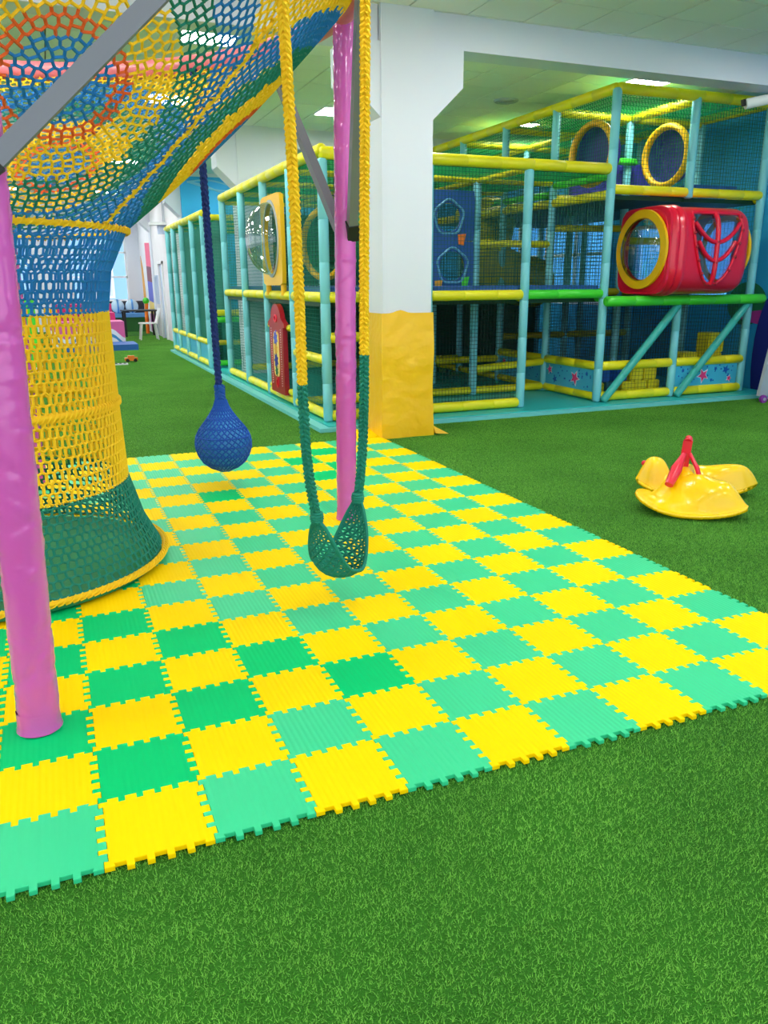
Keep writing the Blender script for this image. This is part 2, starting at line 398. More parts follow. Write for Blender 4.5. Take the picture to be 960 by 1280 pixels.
# columns and cross beams every 6 m
def column(cy, n):
    t = thing('column', (3.28, cy, 0), None, None, kind='structure')
    m = MB(); x0, x1 = 3.03, 3.55
    m.box(x0, x1, cy, cy + .5, 0, ZC)
    poly = [(x0, 2.98), (x0 - .32, 3.28), (x0 - .32, 3.6), (x1 + .32, 3.6), (x1 + .32, 3.28), (x1, 2.98)]
    m.prism(poly, lambda u, v, w: (u, cy + .02 + w, v), .44)
    part('shaft', m, 'white_wall', t, smooth=0)
for k, cy in enumerate((5.38, 11.38, 17.42, 23.4)): column(cy, k)
def beam_across(n, cy, x0, x1):
    m = MB(); m.box(x0, x1, cy + .05, cy + .35, 3.6, ZC + .01); single('trim_%d' % n, m, 'white_wall', kind='structure', smooth=0)
beam_across(1, 5.38, 3.56, XR); beam_across(2, 11.38, XL, XR); beam_across(3, 5.38, XL, 3.02); beam_across(4, 17.42, XL, 3.0); beam_across(5, 23.4, XL, 3.0)
# ceiling edge of the corridor wall and pale mural lines on the blue back wall
for k, (z, a, s0) in enumerate(((3.70, .08, 0), (3.6, .1, 1.3), (3.66, .07, 2.4))):
    m = MB(); pts = [(3.2 + 1.6 * t, 17.29, z + a * math.sin(5 * t + s0) - .1 * t) for t in np.linspace(0, 1, 14)]
    m.path(pts, .018, 6); part('mural_line', m, 'mural_pale', wall_back)
m = MB(); m.box(3.05, XR, 17.27, 17.3, 3.82, ZC); part('cornice', m, 'white_paint', wall_back, smooth=0)
# murals painted on the right wall
def blob(m, x, pts, d=-.006):
    m.prism(pts, lambda u, v, w: (x + w * (1 if d > 0 else -1), u, v), abs(d))
m = MB(); blob(m, XR, circ(6.42, .5, .26, .86, 24), -.014); part('mural_patch', m, 'mural_navy', wall_right, 'dark navy painted shape')
m = MB(); blob(m, XR, circ(6.3, 1.02, .7, .11, 24), -.009); blob(m, XR, circ(5.7, 1.55, .5, .16, 24), -.009); part('mural_patch', m, 'mural_purple', wall_right, 'purple painted band')
m = MB(); blob(m, XR, circ(6.9, 1.2, .35, .3, 24), -.004); part('mural_patch', m, 'mural_green', wall_right, 'green painted shape')

# far hall: murals on the corridor wall, pilaster panels, heater
def patch(matn, pts, lbl):
    m = MB(); m.prism(pts, lambda u, v, w: (3.05 - w, u, v), .012); part('mural_patch', m, matn, wall_corridor, lbl, smooth=0)
patch('mural_pink', [(24.0, 2.0), (25.2, 2.05), (25.2, 2.75), (24.0, 2.7)], 'pink painted shape')
patch('mural_maroon', [(24.0, 1.55), (25.2, 1.6), (25.2, 2.05), (24.0, 2.0)], 'maroon painted shape')
patch('mural_violet', [(24.0, .95), (25.2, 1.0), (25.2, 1.6), (24.0, 1.55)], 'violet painted shape')
patch('mural_yellow', [(24.0, .6), (25.2, .6), (25.2, 1.0), (24.0, .95)], 'pale yellow painted shape')
patch('mural_purple', [(24.0, .05), (25.2, .05), (25.2, .6), (24.0, .6)], 'purple painted shape')
patch('mural_orange', [(26.0, .9), (26.7, .9), (26.7, 2.4), (26.3, 2.0)], 'orange painted shape')
m = MB(); m.box(2.99, 3.05, 22.5, 23.0, .95, 1.75)
for k in range(6): m.box(2.975, 2.992, 22.53 + k * .078, 22.57 + k * .078, 1.0, 1.7)
single('wall_heater', m, 'heater', 'pale blue ribbed heater hung on the corridor wall beside the far door', 'heater', smooth=0)
t = thing('wall_lamp', (2.9, 20.2, 2.95), 'small square white lamp fixed high on the corridor wall', 'lamp')
m = MB(); m.box(2.85, 3.05, 20.1, 20.3, 2.75, 2.95); part('lamp_body', m, 'heater', t, smooth=0)
m = MB(); m.box(2.65, 3.05, 20.0, 20.4, 2.96, 3.03); part('lamp_hood', m, 'lamp_case', t, smooth=0)
m = MB(); m.cyl((3.02, 20.1, 3.03), (3.02, 20.1, 3.9), .012, n=6); m.cyl((3.02, 20.35, 3.03), (3.02, 20.35, 3.9), .012, n=6); part('cable', m, 'cart_grey', t)

fb = thing('building', (1.5, 36, 0), 'pale blue building with white framed windows outside the far window', 'building')
m = MB(); m.box(-4, 7, 36, 38, .01, 6.5); part('facade', m, 'pane_sky', fb, smooth=0)
for x in (-2.2, .2, 2.2, 4.2):
    for z in (.9, 3.1):
        m = MB(); m.box(x - .6, x + .6, 35.94, 36, z, z + 1.3); w_ = part('window', m, 'white_paint', fb, smooth=0)
        m = MB(); m.box(x - .5, x + .5, 35.92, 35.94, z + .1, z + 1.2); part('pane', m, 'heater' if z < 2 else 'mural_pale', w_, smooth=0)

# ------------------------------------------------------------------ puzzle foam mat
S = .3
def f_tooth(k): return 0 if k in (0, 10) else (1 if k % 2 else -1)
def tile_outline(sh):
    d = .0125; out = []
    def side(fn, rev):
        pts = []
        for k in range(11):
            a, b = k / 11, (k + 1) / 11; o = f_tooth(k); e = .0035 * o
            pts += [(a * S - (e if 0 < k else 0), o * d), (b * S + (e if k < 10 else 0), o * d)]
        if rev: pts.reverse()
        q = []
        for p in pts:
            if not q or (abs(p[0] - q[-1][0]) + abs(p[1] - q[-1][1]) > 1e-6): q.append(p)
        return [fn(t, o) for t, o in q]
    out += side(lambda t, o: (t, o), False)[:-1] + side(lambda t, o: (S + o, t), False)[:-1]
    out += side(lambda t, o: (t, S + o), True)[:-1] + side(lambda t, o: (o, t), True)[:-1]
    return [(S / 2 + (x - S / 2) * sh, S / 2 + (y - S / 2) * sh) for x, y in out]
def tile_mesh(matn):
    bot, mid, top = tile_outline(.996), tile_outline(.996), tile_outline(.988); n = len(bot)
    m = MB(); vs = [(x, y, 0) for x, y in bot] + [(x, y, .0125) for x, y in mid] + [(x, y, .0145) for x, y in top]
    fs = [(i, (i + 1) % n, n + (i + 1) % n, n + i) for i in range(n)] + [(n + i, n + (i + 1) % n, 2 * n + (i + 1) % n, 2 * n + i) for i in range(n)] + [tuple(range(2 * n, 3 * n))]
    m.add(vs, fs); return m.mesh('foam_tile', matn, smooth=0)
foam_mat = thing('foam_mat', (0, 0, 0), 'large yellow and green checkerboard of interlocking foam tiles on the turf', 'mat')
tmesh = {k: tile_mesh(k) for k in ('mat_yellow', 'mat_green', 'mat_deep')}
deep = {(0, 1), (1, 2), (2, 3), (3, 2), (0, 3), (0, 5), (3, 12), (1, 4), (-1, 4), (-1, 2), (6, 15), (7, 14), (6, 13), (7, 16), (-1, 6), (-2, 3), (-2, 5), (0, 7)}
tiles = [(i, j) for j in range(18) for i in range(-6, 10)] + [(9, 18)]
for i, j in tiles:
    k = 'mat_yellow' if ((i + j) % 2 == 0 or j == 18) else ('mat_deep' if (i, j) in deep else 'mat_green')
    o = inst('foam_tile', tmesh[k], foam_mat, (i * S, j * S, .0055 + rng.random() * .0012))
    if j == 18: o.rotation_euler = (.12, 0, 0); o.location.z += .004

# ------------------------------------------------------------------ climber frame
CX, CY = -.3, 2.78
frame = thing('climber_frame', (CX, CY, 0), 'tall ring frame on pink padded posts with grey braces around the crochet tower', 'climbing frame')
def wrap_post(p0, p1, r):     # pink vinyl sleeve with soft creases
    m = MB(); p0 = Vector(p0); p1 = Vector(p1); K, NA = 200, 44; L = (p1 - p0).length; m.path([p0.lerp(p1, i / K) for i in range(K + 1)], r, NA)
    zz = np.repeat(np.linspace(0, L, K + 1), NA); aa = np.tile(np.linspace(0, 2 * PI, NA, endpoint=False), K + 1) * r; disp = np.zeros_like(zz); P = 2 * PI * r
    for c in range(130):
        a0, z0 = rng.random() * P, (rng.random() ** 1.2) * L; ang = rng.choice([.5, -.5, .2, -.25, .9]) + rng.normal() * .2; ln, wd_ = .05 + .12 * rng.random(), .003 + .005 * rng.random()
        da = (aa - a0 + P / 2) % P - P / 2; dz = zz - z0; u = da * math.cos(ang) + dz * math.sin(ang); v = -da * math.sin(ang) + dz * math.cos(ang)
        disp += rng.choice([-1, .8]) * (.0025 + .0035 * rng.random()) * np.exp(-(u / ln) ** 2 - (v / wd_) ** 2)
    for i in range(len(zz)):
        c = p0.lerp(p1, min(1, max(0, zz[i] / L))); v = Vector(m.v[i]); d = (v - c).normalized(); m.v[i] = tuple(v + d * float(disp[i]))
    return m
for nm, a, b, r in (('left', (-.165, .835, .022), (-.075, .845, 2.93), .071), ('mid', (1.71, 2.82, .022), (1.755, 2.82, 2.95), .064), ('back', (-.2, 4.76, .022), (-.2, 4.76, 2.93), .065), ('side', (-2.28, 2.78, .022), (-2.28, 2.78, 2.93), .065)):
    pp = part('post', wrap_post(a, b, r), 'pink_vinyl', frame, smooth=60)
    m = MB()   # loose hem of the sleeve at the floor
    m.lathe([(r * 1.01, .10), (r * 1.03, .05), (r * 1.1, .026), (r * 1.0, .023)], (a[0], a[1], 0), 20); part('hem', m, 'pink_vinyl', pp, smooth=60)
m = MB(); m.torus((CX, CY, 2.98), 2.03, .065, 72, 12); part('ring_beam', m, 'salmon_vinyl', frame, 'salmon pink padded ring beam', smooth=60)
def brace(a, b, side, strap):
    m = MB(); m.obox(a, b, .055, .055, side); bb = part('brace', m, 'grey_metal', frame, 'grey square steel brace', smooth=0)
    if strap:
        m = MB(); a = Vector(a); d = (Vector(b) - a).normalized(); m.obox(a - d * .05, a + d * .05, .07, .07, side); part('clamp', m, 'black_strap', bb, smooth=0)
brace((-.10, .80, 1.85), (.97, .83, 2.87), (0, 1, 0), True)
brace((1.76, 2.76, 1.83), (1.53, 1.93, 2.93), (1, 0, 0), True)
brace((1.72, 2.88, 1.85), (1.53, 3.62, 2.93), (1, 0, 0), False)
brace((-.2, 4.70, 1.85), (.75, 4.5, 2.9), (0, 1, 0), False)
brace((-2.24, 2.7, 1.85), (-2.1, 1.85, 2.9), (1, 0, 0), False)
brace((-.12, .87, 1.85), (-1.1, .95, 2.87), (0, 1, 0), False)

# ------------------------------------------------------------------ crochet tower: cone canopy panels, funnel bands
tower = thing('crochet_tower', (CX, CY, 0), 'multicoloured crocheted rope net tower flaring into a canopy of ringed medallions', 'climbing net')
SA, CA = .736, .677; ZA = 1.81 - .76 / 1.088; P_ = .040; RC = 1.77
def cone_pt(th, rho): return (rho * SA * math.cos(th), rho * SA * math.sin(th), ZA + rho * CA - .05 * math.sin(PI * min(1, max(0, (rho - 1.03) / 1.7))))
def cone_nrm(th): return (CA * math.cos(th), CA * math.sin(th), -SA)
def canopy_panel(HALF):
    m = MB(); K = 32; links = []
    for k in range(K): links.append((max(5, round(2 * PI * (k + 1) * P_ / .045)), rng.random() * 6.28))
    def P2(d, a): return (RC + d * math.cos(a), d * math.sin(a))
    def emit(p, q):
        mx, my = (p[0] + q[0]) / 2, (p[1] + q[1]) / 2; rho = math.hypot(mx, my); phi = math.atan2(my, mx)
        if abs(phi) > HALF + .004 or rho < 1.03 or rho > 2.76: return
        d = math.hypot(mx - RC, my) + .012 * math.sin(40 * mx + 31 * my)
        m.cur = 0 if d < .2 else 1 if d < .285 else 2 if d < .49 else 3 if d < .67 else (2 if (rho > 2.0 and d > .88) else 0)
        a = [cone_pt(math.atan2(v[1], v[0]) / SA, math.hypot(*v)) for v in (p, q)]
        m.seg(a[0], a[1], .0066, cone_nrm(phi / SA))
    ringn = []
    for k in range(K):
        r = (k + .5) * P_; nodes = []
        if k: n, o = links[k - 1]; nodes += [((o + 2 * PI * j / n) % (2 * PI), -1) for j in range(n)]
        n, o = links[k]; nodes += [((o + 2 * PI * j / n) % (2 * PI), 1) for j in range(n)]
        nodes.sort(); pts = [P2(r + .16 * P_ * s_ + rng.normal() * .001, a) for a, s_ in nodes]
        for i in range(len(pts)): emit(pts[i], pts[(i + 1) % len(pts)])
        n, o = links[k]
        for j in range(n):
            a = o + 2 * PI * j / n; emit(P2(r + .16 * P_, a), P2(r + P_ - .16 * P_, a))
    return m.mesh('canopy_panel', ['cord_blue', 'cord_orange', 'cord_yellow', 'cord_green'], smooth=60, fix=False)
pmA, pmB = canopy_panel(math.radians(33) * SA), canopy_panel(math.radians(38) * SA)
for a, q in ((-69, pmA), (-3, pmA), (68, pmB), (144, pmB), (220, pmB)): inst('canopy_panel', q, tower, (0, 0, 0), (0, 0, math.radians(a)))
def W3(p): return (p[0] + CX, p[1] + CY, p[2])
for ta in (-36, 30, 106, 182, 258):    # yellow laced seams between panels
    th = math.radians(ta); m = MB(); pts = []
    for i in range(60):
        rho = 1.03 + 1.72 * i / 59; pts.append(W3(Vector(cone_pt(th + .006 * math.sin(i * .9), rho)) + Vector(cone_nrm(th)) * .006))
    m.path(pts, .0085, 6)
    for i in range(1, 59, 2):
        rho = 1.03 + 1.72 * i / 59; w = .028 / (rho * SA)
        a = Vector(cone_pt(th - w, rho)); b = Vector(cone_pt(th + w, rho + .02)); nn = Vector(cone_nrm(th)) * .008
        m.seg(W3(a + nn), W3(b + nn), .0045, cone_nrm(th))
    part('seam', m, 'cord_yellow', tower, 'yellow laced seam between canopy panels', smooth=60)
zs_ = [.04, .25, .5, .9, 1.4, 1.6, 1.81]; rs_ = [.87, .76, .685, .66, .64, .665, .76]
def fun_r(z): return float(np.interp(z, zs_, rs_))
def fun_c(z): t = min(1, max(0, z / 1.81)); return (-.36 + .06 * t, 2.72 + .06 * t)
def fpt(a, z):
    c = fun_c(z); r = fun_r(z); return (c[0] + r * math.cos(a), c[1] + r * math.sin(a), z)
rows = list(np.arange(.085, .5, .036)) + list(np.arange(.5, 1.4, .053)) + list(np.arange(1.4, 1.80, .05)) + [1.80]
bands = {'cord_green': MB(), 'cord_yellow': MB(), 'cord_blue': MB()}
NC = 108; HX = .085
for i in range(len(rows) - 1):
    z0, z1 = rows[i], rows[i + 1]; h = z1 - z0
    mb = bands['cord_green' if z0 < .499 else 'cord_yellow' if z0 < 1.399 else 'cord_blue']; rr = .0062 if z0 < .499 else .0068
    wob = .012 * math.sin(i * .7)
    ph = .5 * (i % 2); pp = .5 * ((i - 1) % 2)
    up = [2 * PI * (j + ph + rng.normal() * .05) / NC for j in range(NC)]
    for j in range(NC):
        a = up[j]; aL = 2 * PI * (j + ph - .5) / NC; aR = 2 * PI * (j + ph + .5) / NC
        n_ = (math.cos(a), math.sin(a), 0); jz = rng.normal() * .002
        U = fpt(a, z0 + HX * h + jz)
        mb.seg(U, fpt(a + rng.normal() * .004, z1 - HX * h), rr * 1.25, n_)
        mb.seg(fpt(aL, z0 - HX * h), U, rr, n_); mb.seg(U, fpt(aR, z0 - HX * h), rr, n_)
for k, lb in (('cord_green', 'green lower net of the tower'), ('cord_yellow', 'yellow middle net of the tower'), ('cord_blue', 'blue upper net of the tower')):
    part('net_band', bands[k], k, tower, lb, smooth=60)
def roll(z, rad, r, matn, name, lbl, n=150):
    c = fun_c(z); m = MB(); m.torus((c[0], c[1], z), rad, r, 64, 10)
    for j in range(n):
        a = 2 * PI * j / n; b = a + .02; q = [(c[0] + (rad + (r + .004) * math.cos(t)) * math.cos(a + .02 * s_), c[1] + (rad + (r + .004) * math.cos(t)) * math.sin(a + .02 * s_), z + (r + .004) * math.sin(t)) for s_, t in enumerate((-1.4, -.5, .5, 1.4))]
        m.path(q, .0052, 4, cap=False)
    part(name, m, matn, tower, lbl, smooth=60)
roll(.915, .655, .02, 'cord_yellow', 'padded_ring', 'yellow padded ring inside the net')
roll(.075, .872, .014, 'cord_yellow', 'hem_ring', 'yellow laced bottom ring')
roll(1.805, .765, .014, 'cord_yellow', 'neck_ring', 'yellow laced ring at the neck', 110)
c = fun_c(0); m = MB(); m.lathe([(0, .075), (.8, .07), (.85, .06), (.85, .03), (0, .03)], (c[0], c[1], 0), 48); part('base_disc', m, 'disc_green', tower, 'green padded floor of the tower')
m = MB(); m.lathe([(.80, .03), (.82, .025), (.8, .0235), (0, .0235)], (c[0], c[1], 0), 40); part('shadow_ring', m, 'tyre_black', tower, 'black ring standing in for the shadow under the tower')  # black ring paints the shadow gap below the hem

# ------------------------------------------------------------------ braided ropes, swing, ball
def bez(pts, n):     # Catmull-Rom
    P = [Vector(p) for p in pts]; P = [P[0] * 2 - P[1]] + P + [P[-1] * 2 - P[-2]]; out = []
    for i in range(1, len(P) - 2):
        for j in range(n):
            t = j / n; a, b, c_, d = P[i - 1:i + 3]
            out.append(.5 * ((2 * b) + (c_ - a) * t + (2 * a - 5 * b + 4 * c_ - d) * t * t + (3 * b - 3 * c_ + d - a) * t ** 3))
    out.append(P[-2]); return out
def resample(pts, step):
    out = [pts[0]]; acc = 0
    for a, b in zip(pts, pts[1:]):
        L = (b - a).length; t = step - acc
        while t <= L: out.append(a.lerp(b, t / L)); t += step
        acc = (acc + L) % step if L >= step - acc else acc + L
    return out
def braid(m, pts, w, dpt, r, ns=4, period=.085, wdir=(1, 0, 0)):
    pts = resample([Vector(p) for p in pts], .011)
    for k in range(ns):
        q = []
        for i, p in enumerate(pts):
            T = (pts[min(i + 1, len(pts) - 1)] - pts[max(i - 1, 0)]).normalized(); a = (Vector(wdir) - T * T.dot(Vector(wdir))).normalized(); b = T.cross(a)
            ph = 2 * PI * (i * .011 / period + k / ns); q.append(p + a * (w * math.sin(ph)) + b * (dpt * math.sin(2 * ph)))
        m.path(q, r, 5)
    return m
swing = thing('rope_swing', (1.19, 1.47, 2.95), 'hanging crochet sling swing with yellow upper ropes and teal green seat', 'swing')
view = Vector((.77, -.64, 0))     # width axis roughly across the line of sight
A = [(.93, 1.24, 2.93), (.955, 1.26, 2.4), (.985, 1.30, 1.6), (1.0, 1.34, 1.0), (1.02, 1.36, .72), (1.06, 1.385, .48)]
B = [(1.39, 1.54, 2.96), (1.385, 1.55, 2.4), (1.37, 1.55, 1.6), (1.36, 1.55, 1.0), (1.345, 1.55, .72), (1.32, 1.55, .50)]
for i, (L, zs) in enumerate(((A, 1.10), (B, 1.20))):
    pts = resample(bez(L, 12), .011); up_ = [p for p in pts if p.z >= zs]; lo = [p for p in pts if p.z <= zs + .02]
    m = MB(); braid(m, up_, .017, .010, .0085, 4, .085, view); braid(m, up_, .010, .006, .008, 2, .06, view); part('yellow_rope', m, 'cord_yellow', swing, 'yellow braided upper rope', smooth=60)
    m = MB(); braid(m, lo, .017, .011, .009, 4, .085, view); braid(m, lo, .011, .008, .009, 2, .06, view); part('green_rope', m, 'cord_green', swing, 'teal green braided lower rope', smooth=60)
    m = MB(); c0 = lo[-1]
    for k in range(4): m.torus((c0.x, c0.y, c0.z + .012 * k), .026 - .003 * abs(k - 1.5), .009, 16, 6)
    part('knot', m, 'cord_green', swing, smooth=60)
# sling seat: net surface along a U path that widens sideways
U = resample(bez([(1.06, 1.385, .48), (1.075, 1.40, .32), (1.115, 1.425, .21), (1.19, 1.46, .175), (1.255, 1.50, .21), (1.30, 1.53, .34), (1.32, 1.55, .50)], 14), .024) + [Vector((1.32, 1.55, .51))]
m = MB(); n = len(U); dirn = Vector((U[-1].x - U[0].x, U[-1].y - U[0].y, 0)).normalized(); wd = Vector((-dirn.y, dirn.x, 0)); G = []
for i, p in enumerate(U):
    t = i / (n - 1); hw = .02 + .10 * math.sin(PI * t) ** .75; row = []
    T = (U[min(i + 1, n - 1)] - U[max(i - 1, 0)]).normalized(); nn = T.cross(wd).normalized()
    for j in range(9):
        s_ = j / 8 * 2 - 1; row.append((p + wd * hw * s_ + nn * (.05 * (s_ * s_) * math.sin(PI * t)), nn))
    G.append(row)
for i in range(n - 1):
    for j in range(9):
        p, nn = G[i][j]
        if j < 8 and (i + j) % 2 == 0: m.seg(p, G[i + 1][j + 1][0], .0072, nn)
        if j > 0 and (i + j) % 2 == 0: m.seg(p, G[i + 1][j - 1][0], .0072, nn)
        if j < 8: m.seg(p, G[i][j + 1][0], .005, nn)
for j in (0, 8): m.path([G[i][j][0] for i in range(n)], .0095, 6)
part('sling_seat', m, 'cord_green', swing, 'teal green netted sling', smooth=60)

ball = thing('hanging_ball', (1.155, 4.05, 2.95), 'round blue crocheted ball hanging low on a thick navy rope', 'ball')
bc = Vector((1.155, 4.05, .35)); BR = .214
prof = [(0, -BR), (.06, -.203), (.11, -.18), (.16, -.138), (.195, -.08), (.211, -.02), (.211, .03), (.2, .075), (.175, .12), (.14, .165), (.105, .21), (.075, .255), (.052, .3), (.04, .34)]
m = MB(); m.lathe([(r * .955, z) for r, z in prof], bc, 32); part('inner_ball', m, 'ball_blue', ball, 'lighter blue ball inside the net', smooth=60)
m = MB(); zz = np.linspace(-.205, .34, 25); pr = np.array(prof); rz = np.interp(zz, pr[:, 1], pr[:, 0])
for i in range(len(zz) - 1):
    N = 26
    for j in range(N):
        a = 2 * PI * (j + .5 * (i % 2)) / N + rng.normal() * .01; a2 = a + PI / N; a3 = a - PI / N
        p = (bc.x + rz[i] * math.cos(a), bc.y + rz[i] * math.sin(a), bc.z + zz[i]); n_ = (math.cos(a), math.sin(a), 0.01)
        for b in (a2, a3): m.seg(p, (bc.x + rz[i + 1] * math.cos(b), bc.y + rz[i + 1] * math.sin(b), bc.z + zz[i + 1]), .0052, n_)
        if i % 3 == 0: m.seg(p, (bc.x + rz[i] * math.cos(a + 2 * PI / N), bc.y + rz[i] * math.sin(a + 2 * PI / N), bc.z + zz[i]), .0055, n_)
part('ball_net', m, 'cord_navy', ball, 'navy crochet net around the ball', smooth=60)
m = MB(); rp = [(1.155, 4.05, .66), (1.15, 4.06, .78), (1.145, 4.07, 1.5), (1.14, 4.08, 2.3), (1.13, 4.14, 2.95)]
braid(m, bez(rp, 10), .015, .014, .0125, 4, .14, view); part('rope', m, 'rope_navy', ball, smooth=60)
m = MB(); braid(m, [(1.155, 4.05, .64), (1.152, 4.055, .8)], .027, .024, .014, 5, .12, view); part('rope_wrap', m, 'cord_navy', ball, smooth=60)

# ------------------------------------------------------------------ indoor play structure
def xf(m, mtx): m.v = [tuple(mtx @ Vector(v)) for v in m.v]; return m
play = thing('play_structure', (2.75, 6.3, 0), 'large netted climbing playground with teal posts and yellow padded beams behind the column', 'playground')
X = dict(a=2.75, b=3.95, c=5.2, d=6.33, e=7.5, g=8.72); Y = [6.3, 7.5, 8.75, 10.05, 11.4]
LF, L1, L2, TL, TR = .1, 1.38, 2.57, 2.79, 3.65
_pm = {}
def post(x, y, z0, z1, r=.054, matn='teal_post'):
    k = (round(z1 - z0, 2), r, matn)
    if k not in _pm: m = MB(); m.pill((0, 0, 0), (0, 0, z1 - z0), r, 12); _pm[k] = m.mesh('post', matn)
    return inst('post', _pm[k], play, Vector((x, y, z0)) - ORIG[play.name])
def beam(p0, p1, r=.055, matn='foam_yellow', lbl=None):
    p0 = Vector(p0); p1 = Vector(p1); m = MB(); d = (p1 - p0).normalized()
    m.pill(p0 + d * .03, p1 - d * .03, r, 12); return part('beam', m, matn, play, lbl)
def net(P, U, V, matn='net_dark', pitch=.042, r=.0027):
    P, U, V = Vector(P), Vector(U), Vector(V); m = MB(); nu = max(2, round(U.length / pitch)); nv = max(2, round(V.length / pitch))
    nn = U.cross(V).normalized(); k1, k2 = rng.random() * 6, rng.random() * 6
    sag = lambda s, t: nn * (.012 * math.sin(PI * s) * math.sin(PI * t) * math.sin(k1 + 5 * s) * 1.5) + V * 0
    for i in range(nu + 1):
        s = i / nu; q = [P + U * s + V * t + sag(s, t) for t in (0, .5, 1)]
        for a, b in zip(q, q[1:]): m.strand(a, b, r)
    for j in range(nv + 1):
        t = j / nv; q = [P + U * s + V * t + sag(s, t) for s in (0, .5, 1)]
        for a, b in zip(q, q[1:]): m.strand(a, b, r)
    me = m.mesh('net', matn, ORIG[play.name], 0, fix=False); o = bpy.data.objects.new('net', me); col.objects.link(o); o.parent = play; ORIG[o.name] = ORIG[play.name]; return o
def slab(name, x0, x1, y0, y1, z0, z1, matn, lbl=None):
    m = MB(); m.box(x0, x1, y0, y1, z0, z1); return part(name, m, matn, play, lbl, smooth=0)
# floor mats with pale edge
slab('floor_mat', 2.66, 9.05, 6.02, 11.6, .002, .055, 'floor_teal', 'teal floor mat'); slab('floor_mat', 2.66, 4.6, 11.62, 17.25, .002, .055, 'floor_teal', 'teal floor mat')
slab('floor_edge', 2.54, 9.1, 5.94, 6.018, .002, .045, 'edge_teal'); slab('floor_edge', 2.54, 2.655, 6.02, 17.25, .002, .045, 'edge_teal')
# posts
for k in 'abc':
    for j in range(5): post(X[k], Y[j], .055, TL if j else TL - .05)
for j in range(5): post(X['d'], Y[j], .055, TR); post(X['g'] - (.02 if j == 0 else 0), Y[j], .055, TR)
post(X['e'], Y[0], .055, 1.24); post(X['e'], Y[0], 2.5, TR)
for j in range(1, 5): post(X['e'], Y[j], .055, TR)
# top beams
beam((X['a'] - .06, Y[0], TL), (X['d'], Y[0], TL), .062); beam((X['a'], Y[0] - .05, TL + .03), (X['a'], Y[4] + .08, TL + .03), .062)
for j in (1, 2, 3, 4): beam((X['a'], Y[j], TL - .02), (X['d'], Y[j], TL - .02))
for k in 'bc':
    for j in range(4): beam((X[k], Y[j], TL - .03), (X[k], Y[j + 1], TL - .03), .05)
beam((X['d'] - .03, Y[0], TR), (X['g'] + .05, Y[0], TR), .06); beam((X['d'], Y[0] - .03, TR), (X['d'], Y[4] + .05, TR), .06); beam((X['g'], Y[0], TR), (X['g'], Y[4], TR), .06)
for j in (1, 2, 3, 4): beam((X['d'], Y[j], TR - .05), (X['g'], Y[j], TR - .05), .055)
for j in range(4): beam((X['e'], Y[j], TR - .05), (X['e'], Y[j + 1], TR - .05), .055)
# level 2 beams (tall block)
beam((X['d'], Y[0], L2), (X['e'], Y[0], L2)); beam((X['e'], Y[0], L2), (X['g'], Y[0], L2))
for j in range(1, 4): beam((X['d'], Y[j], L2), (X['g'], Y[j], L2), .05)
for j in range(4):
    beam((X['d'], Y[j], L2 - .06), (X['d'], Y[j + 1], L2 - .06)); beam((X['g'], Y[j], L2 - .04), (X['g'], Y[j + 1], L2 - .04))
beam((X['d'], Y[0], 2.72), (X['d'], Y[1], 2.72), .045, 'foam_green', 'green padded rail'); beam((X['d'], Y[1], 2.62), (X['d'], Y[3], 2.66), .045, 'foam_green', 'green padded rail')
# level 1 beams
beam((X['a'], Y[0], L1), (X['b'], Y[0], L1), .058); beam((X['b'], Y[0], L1), (X['c'], Y[0], L1), .058)
beam((X['c'], Y[0], L1), (X['d'], Y[0], L1), .055, 'foam_green', 'bright green padded beam')
for j in range(4): beam((X['a'], Y[j], L1), (X['a'], Y[j + 1], L1), .055); beam((X['c'], Y[j], L1 - .03), (X['c'], Y[j + 1], L1 - .03), .05)
beam((X['d'], Y[0], L1 - .05), (X['d'], Y[1], L1 - .05), .05, 'foam_green', 'green padded beam')
beam((X['d'] - .12, Y[0] - .16, 1.29), (X['g'] + .1, Y[0] - .16, 1.29), .062, 'foam_green', 'bright green padded beam under the red tunnel')
for j in (1, 2): beam((X['c'], Y[j], 2.0), (X['d'], Y[j], 2.0), .045)
beam((X['d'], Y[1], 2.2), (X['e'], Y[1], 2.22), .045); beam((X['e'], Y[1], 2.06), (X['g'], Y[1], 2.06), .05); beam((X['d'], Y[1], L1), (X['g'], Y[1], L1), .05)
beam((6.75, Y[1] - .06, 3.06), (7.62, Y[1] - .06, 3.06), .045, 'foam_green', 'green padded rail')
# low rails
for k0, k1 in (('a', 'b'), ('b', 'c')): beam((X[k0], Y[0], LF + .02), (X[k1], Y[0], LF + .02), .058)
for z in (.3, .96): beam((X['a'], Y[0], z), (X['a'] + .5, Y[0], z), .055)
for j in range(4): beam((X['a'] + .01, Y[j], LF + .02), (X['a'] + .01, Y[j + 1], LF + .02), .055)
beam((X['a'], Y[0], .72), (X['a'], Y[1], .72), .05)
for k0, k1 in (('d', 'e'), ('e', 'g')):
    beam((X[k0], Y[0], LF + .02), (X[k1], Y[0], LF + .02), .058); beam((X[k0], Y[0], .5), (X[k1], Y[0], .5), .058)
for j in range(4):
    beam((X['d'], Y[j], LF + .02), (X['d'], Y[j + 1], LF + .02), .05)
    if j < 2: beam((X['d'], Y[j], .5), (X['d'], Y[j + 1], .5), .055)
beam((X['c'], Y[1], LF + .02), (X['d'], Y[1], LF + .02), .05); beam((X['c'], Y[1], .4), (X['d'], Y[1], .46), .05)
beam((X['a'], Y[1], LF + .02), (X['c'], Y[1], LF + .02), .05); beam((X['b'], Y[2], .4), (X['d'], Y[2], .4), .05); beam((X['a'], Y[3], .3), (X['d'], Y[3], .3), .05)
beam((X['d'], Y[2], .72), (X['g'], Y[2], .72), .05, 'foam_dull')
